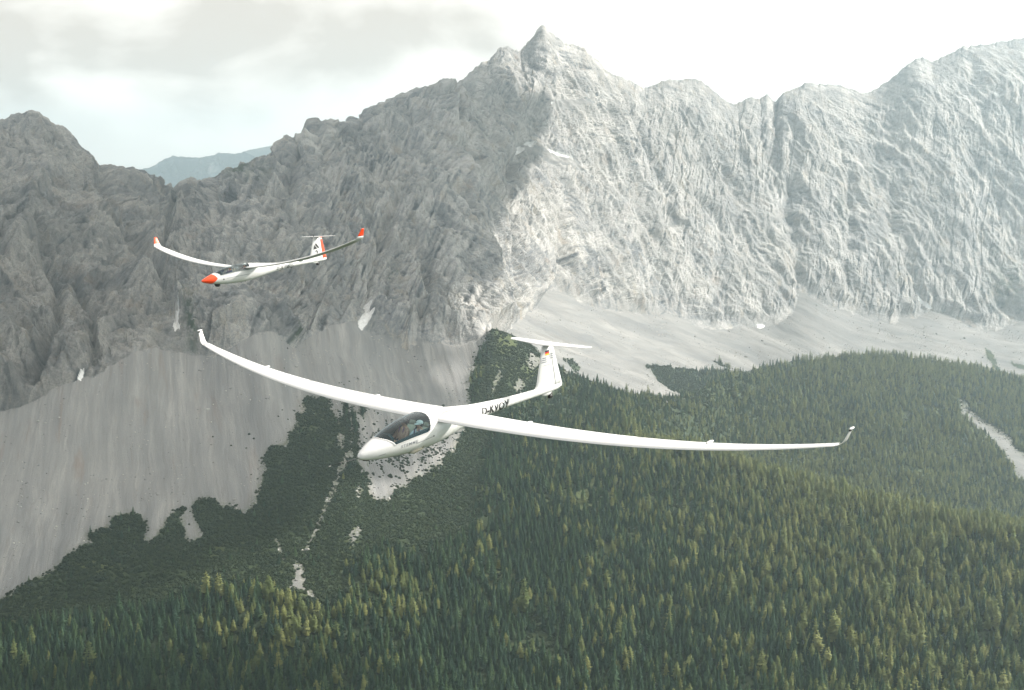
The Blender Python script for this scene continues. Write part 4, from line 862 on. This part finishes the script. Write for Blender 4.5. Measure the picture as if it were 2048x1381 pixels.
    ellipsoid('wheel_fairing', (wx_ + .16, 0, wz_ + .09), (.26, .05, .09), M_WHITE, root)
    return root, B, on_fin, M

def person(M, hip, shirt, cap, label, seatdir=1, headgear='cap', lean=0.0, arm=(.42, .10)):
    hx_, hy, hz = hip
    J = dict(pel=(hx_, hy, hz), waist=(hx_ - .06, hy, hz + .14), chest=(hx_ - .16, hy, hz + .30), neck=(hx_ - .23 + lean * .2, hy, hz + .46), head=(hx_ - .225 + lean * .3, hy, hz + .56), crown=(hx_ - .235 + lean * .35, hy, hz + .66), nose=(hx_ - .115 + lean * .3, hy, hz + .565), chin=(hx_ - .15 + lean * .3, hy, hz + .50))
    Rr = dict(pel=.13, waist=.13, chest=.155, neck=.055, head=.088, crown=.07, nose=.018, chin=.045); E_ = [('pel','waist'),('waist','chest'),('chest','neck'),('neck','head'),('head','crown'),('head','nose'),('head','chin')]
    for s_, n_ in ((1, 'l'), (-1, 'r')):
        for nm, p, r_ in (('hipj', (hx_ + .02, hy + s_ * .09, hz), .09), ('knee', (hx_ + .44, hy * .85 + s_ * .10, hz + .20), .058), ('ank', (hx_ + .78, hy * .62 + s_ * .07, hz + .02), .038), ('toe', (hx_ + .84, hy * .6 + s_ * .07, hz + .10), .03),
                          ('sh', (hx_ - .19, hy + s_ * .17, hz + .38), .062), ('elb', (hx_ + .02, hy + s_ * .23, hz + .16), .046), ('wri', (hx_ + arm[0] * .62, hy + s_ * .13, hz + arm[1] + .02), .030), ('palm', (hx_ + arm[0] * .62 + .07, hy + s_ * .11, hz + arm[1] + .03), .030)):
            J[nm + n_] = p; Rr[nm + n_] = r_
        E_ += [('pel','hipj'+n_),('hipj'+n_,'knee'+n_),('knee'+n_,'ank'+n_),('ank'+n_,'toe'+n_),('chest','sh'+n_),('sh'+n_,'elb'+n_),('elb'+n_,'wri'+n_),('wri'+n_,'palm'+n_)]
        px_, py_, pz_ = J['palm'+n_]
        for k in range(5):
            yo = (k - 2) * .018; ln = (.045, .07, .078, .072, .055)[k] ; zo = .0 if k else .02
            J['f%d' % k + n_] = (px_ + ln * .7, py_ + yo * 1.1, pz_ + zo); J['g%d' % k + n_] = (px_ + ln * .95, py_ + yo * 1.1, pz_ + zo - .03); Rr['f%d' % k + n_] = .009; Rr['g%d' % k + n_] = .008
            E_ += [('palm'+n_, 'f%d' % k + n_), ('f%d' % k + n_, 'g%d' % k + n_)]
    names = list(J); me = bpy.data.meshes.new('person'); me.from_pydata([J[k] for k in names], [(names.index(a), names.index(b_)) for a, b_ in E_], [])
    o = bpy.data.objects.new('person', me); COL.objects.link(o); md = o.modifiers.new('skin', 'SKIN')
    for k, v in enumerate(me.skin_vertices[0].data): v.radius = (Rr[names[k]],) * 2; v.use_root = (names[k] == 'pel')
    sb_ = o.modifiers.new('sub', 'SUBSURF'); sb_.levels = 1; sb_.render_levels = 1
    dg = bpy.context.evaluated_depsgraph_get(); me2 = bpy.data.meshes.new_from_object(o.evaluated_get(dg)); o.modifiers.clear(); o.data = me2
    for m_ in (M_SKIN, shirt, M_TROU): me2.materials.append(m_)
    JP = np.array([J[k] for k in names]); mi = []
    for p in me2.polygons:
        c = np.array(p.center); k = names[int(np.argmin(np.linalg.norm(JP - c, axis=1)))]
        mi.append(0 if k[:4] in ('neck', 'head', 'crow', 'nose', 'chin', 'palm') or k[0] in 'fg' else (2 if k[:3] in ('hip', 'kne', 'ank', 'toe', 'pel') else 1))
    me2.polygons.foreach_set('material_index', mi); me2.polygons.foreach_set('use_smooth', [True] * len(mi)); o.matrix_world = M; tag(o, label, 'person')
    hd = Vector(J['head'])
    for s_ in (1, -1):
        ellipsoid('eye', (hd.x + .086, hd.y + s_ * .034, hd.z + .022), (.009, .012, .008), M_BLACK, o, 8); ellipsoid('ear', (hd.x - .005, hd.y + s_ * .089, hd.z), (.02, .01, .03), M_SKIN, o, 8)
    ellipsoid('mouth', (hd.x + .078, hd.y, hd.z - .038), (.008, .024, .005), M_RED, o, 8); ellipsoid('hair', (hd.x - .02, hd.y, hd.z + .03), (.088, .092, .085), M_BELT if False else M_CAP2, o, 14)
    cp = ellipsoid('cap', (hd.x - .01, hd.y, hd.z + .062), (.108, .104, .075), cap, o, 18)
    if headgear == 'cap': ellipsoid('cap_peak', (hd.x + .10, hd.y, hd.z + .05), (.075, .075, .010), cap, o, 14)
    for s_ in (1, -1): ellipsoid('headset_cup', (hd.x, hd.y + s_ * .100, hd.z + .0), (.036, .02, .045), M_RUBBER, o, 10)
    for s_ in (1, -1): rod('shoulder_strap', (hx_ - .02, hy + s_ * .06, hz + .18), (hx_ - .12, hy + s_ * .09, hz + .47), .018, .018, M_BELT, o, 6)
    return o

# ---- near motor glider
q_ = dict(x0=-2.5575, z0=.6012, a=-.0778, b=.0104, k1=-.0662, k2=-.0038)
NEAR = dict(t=(-4.1148, 37.3867, -7.4919), rot=(3.9882, .0863, -.0191), xr=8.58, res=(300, 150), label='large white motor glider in the foreground with two pilots under a tinted canopy',
    body=[(0,.0,-.02,.02),(-.05,.07,-.08,.08),(-.15,.13,-.12,.14),(-.4,.245,-.175,.25),(-.8,.385,-.225,.37),(-1.3,.555,-.265,.48),(-1.8,.67,-.28,.55),(-2.3,.72,-.275,.58),(-2.8,.70,-.24,.55),(-3.3,.655,-.165,.47),(-3.8,.59,-.085,.36),(-4.4,.51,-.01,.26),(-5.0,.46,.045,.20),(-6,.40,.11,.15),(-7.2,.37,.14,.115),(-8.2,.36,.17,.07),(-8.58,.34,.24,.02)],
    canopy=lambda x, th: (np.sin(th) > .10) & (x < -1.02 + .30 * np.clip(np.sin(th), 0, 1) ** 1.3) & (x > -2.16 - .26 * np.clip(np.sin(th), 0, 1)) & ~((x < -2.08) & (np.sin(th) < .10 + ((-2.08 - x) / .14) ** 2 * .14) ),
    frames=(), cock=(-.75, -2.42), panel=-1.12, seats=[(-1.98, .28, -.10), (-1.98, -.28, -.10)],
    wing=dict(xle=lambda s: -2.5206 - .0809 * s - .0032 * s * s, z=lambda s: .5096 - .0311 * s + .0027 * s * s + .00037 * s ** 3, c=lambda s: (1.0578 - .3337 * (s / 12) - .4961 * (s / 12) ** 2) * .98 + .03 * (s / 12), s0=.25, smax=12.0, inc=-.0937, tk=.13, split=(6.4, 11.6), bumps=[(3.0, .80), (8.6, .80)], bumpz=.05,
              winglet=dict(len=.58, ang=64, sweep=.22, bend=.5, tip=.13, pod=True)),
    fin=((-7.34, -8.63, .29), (-7.72, -8.22, 1.64)), rudz=.30, stab=dict(half=1.577, z=1.69, le0=-7.66, le1=-7.97, c0=.56, c1=.29), tailwheel=(-8.02, .06), wr=.10)
g1, B1, onf1, M1 = make_glider(NEAR)
rod('pitot_probe', (-.02, 0, -.03), (1.0, 0, -.01), .008, .005, M_BLACK, g1); ellipsoid('probe_tip', (1.0, 0, -.01), (.05, .008, .008), M_METAL, g1, 10)
rod('nose_antenna', (-.30, .02, -.15), (-.33, .02, -.34), .035, .012, M_WHITE, g1, 8)
rod('intake_slot', (-.14, .03, -.125), (-.34, .06, -.172), .012, .012, M_RUBBER, g1, 8)
# centre-section deck with dark lines, where the engine bay opens
for xa, xb, ya in ((-2.55, -3.35, .10), (-2.6, -3.3, -.16)):
    bmg = grid_bm(1, .012, 12, 1)
    letter_on(bmg, lambda u, v, xa=xa, xb=xb, ya=ya: tuple(B1.pt(np.array(xa + (xb - xa) * u), np.array(math.pi / 2 - (ya + v) * 1.6), 1.004)), M_GREYL, g1, 'engine_door_seam')
letter_on(text_mesh('D-KVOY', .35, .10, .013, 1.03), lambda u, v: tuple(B1.side(np.array(-4.66 - u * .95), np.array(.15 + v * .95 + u * -.018))), M_BLACK, g1)
letter_on(text_mesh('STEMME', .115, .12, .001, 1.25), lambda u, v: tuple(B1.side(np.array(-1.16 - u * 1.15), np.array(.035 + v + u * .10))), M_GREYL, g1)
letter_on(grid_bm(.62, .014, 14, 1), lambda u, v: tuple(B1.side(np.array(-1.68 - u), np.array(.055 + v + u * .11))), M_GREYL, g1, 'side_stripe')
ellipsoid('side_emblem', tuple(B1.side(np.array(-2.32), np.array(.14))), (.022, .008, .022), M_BLACK, g1, 8)
letter_on(grid_bm(.20, .012, 6, 1), lambda u, v: tuple(B1.side(np.array(-.50 - u), np.array(-.055 + v + u * .12))), M_GREYL, g1, 'nose_stripe')
for k, m_ in enumerate((M_BLACK, M_RED, M_GOLD)):
    letter_on(grid_bm(.19, .049, 2, 1), lambda u, v, k=k: onf1(-7.82 - u, 1.44 - .050 * k + v - u * .02, .006), m_, g1, 'flag_stripe')
for xa, za in ((-7.62, 1.25), (-8.02, 1.33)):
    for k in range(3): letter_on(grid_bm(.24 if xa > -7.8 else .20, .028, 2, 1), lambda u, v, k=k: onf1(xa - u, za - .062 * k + v, .005), M_GREYL, g1, 'fin_stripe')
letter_on(grid_bm(.34, .010, 3, 1), lambda u, v: onf1(-7.68 - u, 1.03 + v, .005), M_GREYL, g1, 'fin_stripe')
person(M1, (-1.86, .27, -.10), M_SHIRT1, M_CAP1, 'person in white cap and pale blue shirt in the large glider near seat', arm=(.50, .14))
person(M1, (-1.80, -.26, -.10), M_SHIRT2, M_CAP2, 'person in dark cap and brown shirt in the large glider far seat', arm=(.46, .12))

# ---- far two-seater with orange nose
FAR = dict(glass=M_CLEAR, liner=M_LINER, t=(-16.9669, 77.5563, -5.7759), rot=(3.942, .0658, .0538), xr=8.72, res=(220, 110), label='smaller white glider farther away with orange nose, rudder and wing tips',
    body=[(0,.0,-.02,.02),(-.05,.05,-.06,.06),(-.2,.12,-.12,.13),(-.6,.27,-.22,.24),(-1.2,.47,-.30,.32),(-1.8,.60,-.34,.355),(-2.4,.66,-.35,.365),(-3.0,.66,-.32,.36),(-3.6,.61,-.25,.33),(-4.3,.53,-.13,.26),(-5.0,.46,-.02,.19),(-6,.41,.09,.14),(-7.2,.39,.15,.11),(-8.3,.38,.20,.07),(-8.72,.36,.26,.02)],
    canopy=lambda x, th: (np.sin(th) > .22) & (x < -1.12 + .28 * np.clip(np.sin(th), 0, 1) ** 1.3) & (x > -2.98 - .12 * np.clip(np.sin(th), 0, 1)),
    nose=lambda x, th: (x > -.88 + .32 * np.clip(-np.sin(th), -1, 1) * (np.sin(th) < 0) - .0 + .20 * np.clip(np.sin(th), 0, 1)) ,
    frames=(-2.02,), cock=(-.9, -3.1), panel=-1.3, seats=[(-1.85, 0, -.12), (-2.85, 0, -.06)],
    wing=dict(xle=lambda s: -2.7115 + .0136 * s - .0065 * s * s, z=lambda s: .4102 + .0258 * s + .0101 * s * s + .0189 * s**4 / 1000, c=lambda s: (.9416 - .0015 * (s / 10) - .2209 * (s / 10) ** 2 - .28 * (s / 10) ** 8) * .95, s0=.2, smax=9.55, inc=.03, tk=.13, split=(5.6, 9.2), bumps=[(4.6, .70)], bumpz=-.05,
              winglet=dict(len=.66, ang=66, sweep=.42, bend=.3, tip=.16, white=5, mat=M_ORANGE)),
    fin=((-7.45, -8.74, .30), (-7.90, -8.50, 1.638)), rudz=.28, rudmat=M_ORANGE, rs=.78, stab=dict(half=1.57, z=1.66, le0=-7.92, le1=-8.10, c0=.50, c1=.28), tailwheel=(-8.05, .10), wr=.11)
g2, B2, onf2, M2 = make_glider(FAR)
bw = bmesh.new(); bmesh.ops.create_cone(bw, cap_ends=True, segments=24, radius1=.16, radius2=.16, depth=.10); bw.transform(Matrix.Translation((-1.0, 0, -.27)) @ Matrix.Rotation(R(90), 4, 'X')); bm_obj('nose_wheel', bw, M_RUBBER, g2)
rod('tail_antenna', (-7.95, 0, 1.66), (-7.90, 0, 1.80), .02, .015, M_BLACK, g2, 8)
letter_on(text_mesh('D-KTWO', .26, .0, .003, 1.25), lambda u, v: tuple(B2.side(np.array(-4.95 - u), np.array(.06 + v))), M_BLACK, g2)
letter_on(grid_bm(1.55, .022, 20, 1), lambda u, v: tuple(B2.side(np.array(-1.45 - u), np.array(-.02 + v + u * .05))), M_GREYL, g2, 'side_stripe')
ellipsoid('side_emblem', tuple(B2.side(np.array(-1.25), np.array(-.04))), (.045, .01, .04), M_BLACK, g2, 8)
def fin_poly(pts, name='fin_emblem'):
    bmp = bmesh.new(); f = bmp.faces.new([bmp.verts.new((x_, z_, 0)) for x_, z_ in pts]); bmesh.ops.triangulate(bmp, faces=bmp.faces)
    return letter_on(bmp, lambda u, v: onf2(-7.45 - u, v, .012), M_BLACK, g2, name)
fin_poly([(.34, .92), (.50, 1.16), (.60, 1.12), (.56, .96)][:1] + [(.44, 1.18), (.62, .96)])
fin_poly([(.50, 1.18), (.57, 1.28), (.80, 1.0), (.68, .97)])
letter_on(text_mesh('2', .40, 0, .012), lambda u, v: onf2(-7.92 - u, .58 + v, .012), M_BLACK, g2)
ellipsoid('wing_root_inlet', (-2.72, .38, .40), (.14, .05, .025), M_RUBBER, g2, 10)
person(M2, (-1.72, 0, -.06), M_SHIRT4, M_CAP1, 'person in navy shirt and white cap in the smaller glider front seat', arm=(.48, .14))
person(M2, (-2.70, 0, -.02), M_SHIRT3, M_CAP1, 'person in white shirt and white cap in the smaller glider rear seat', arm=(.48, .14))
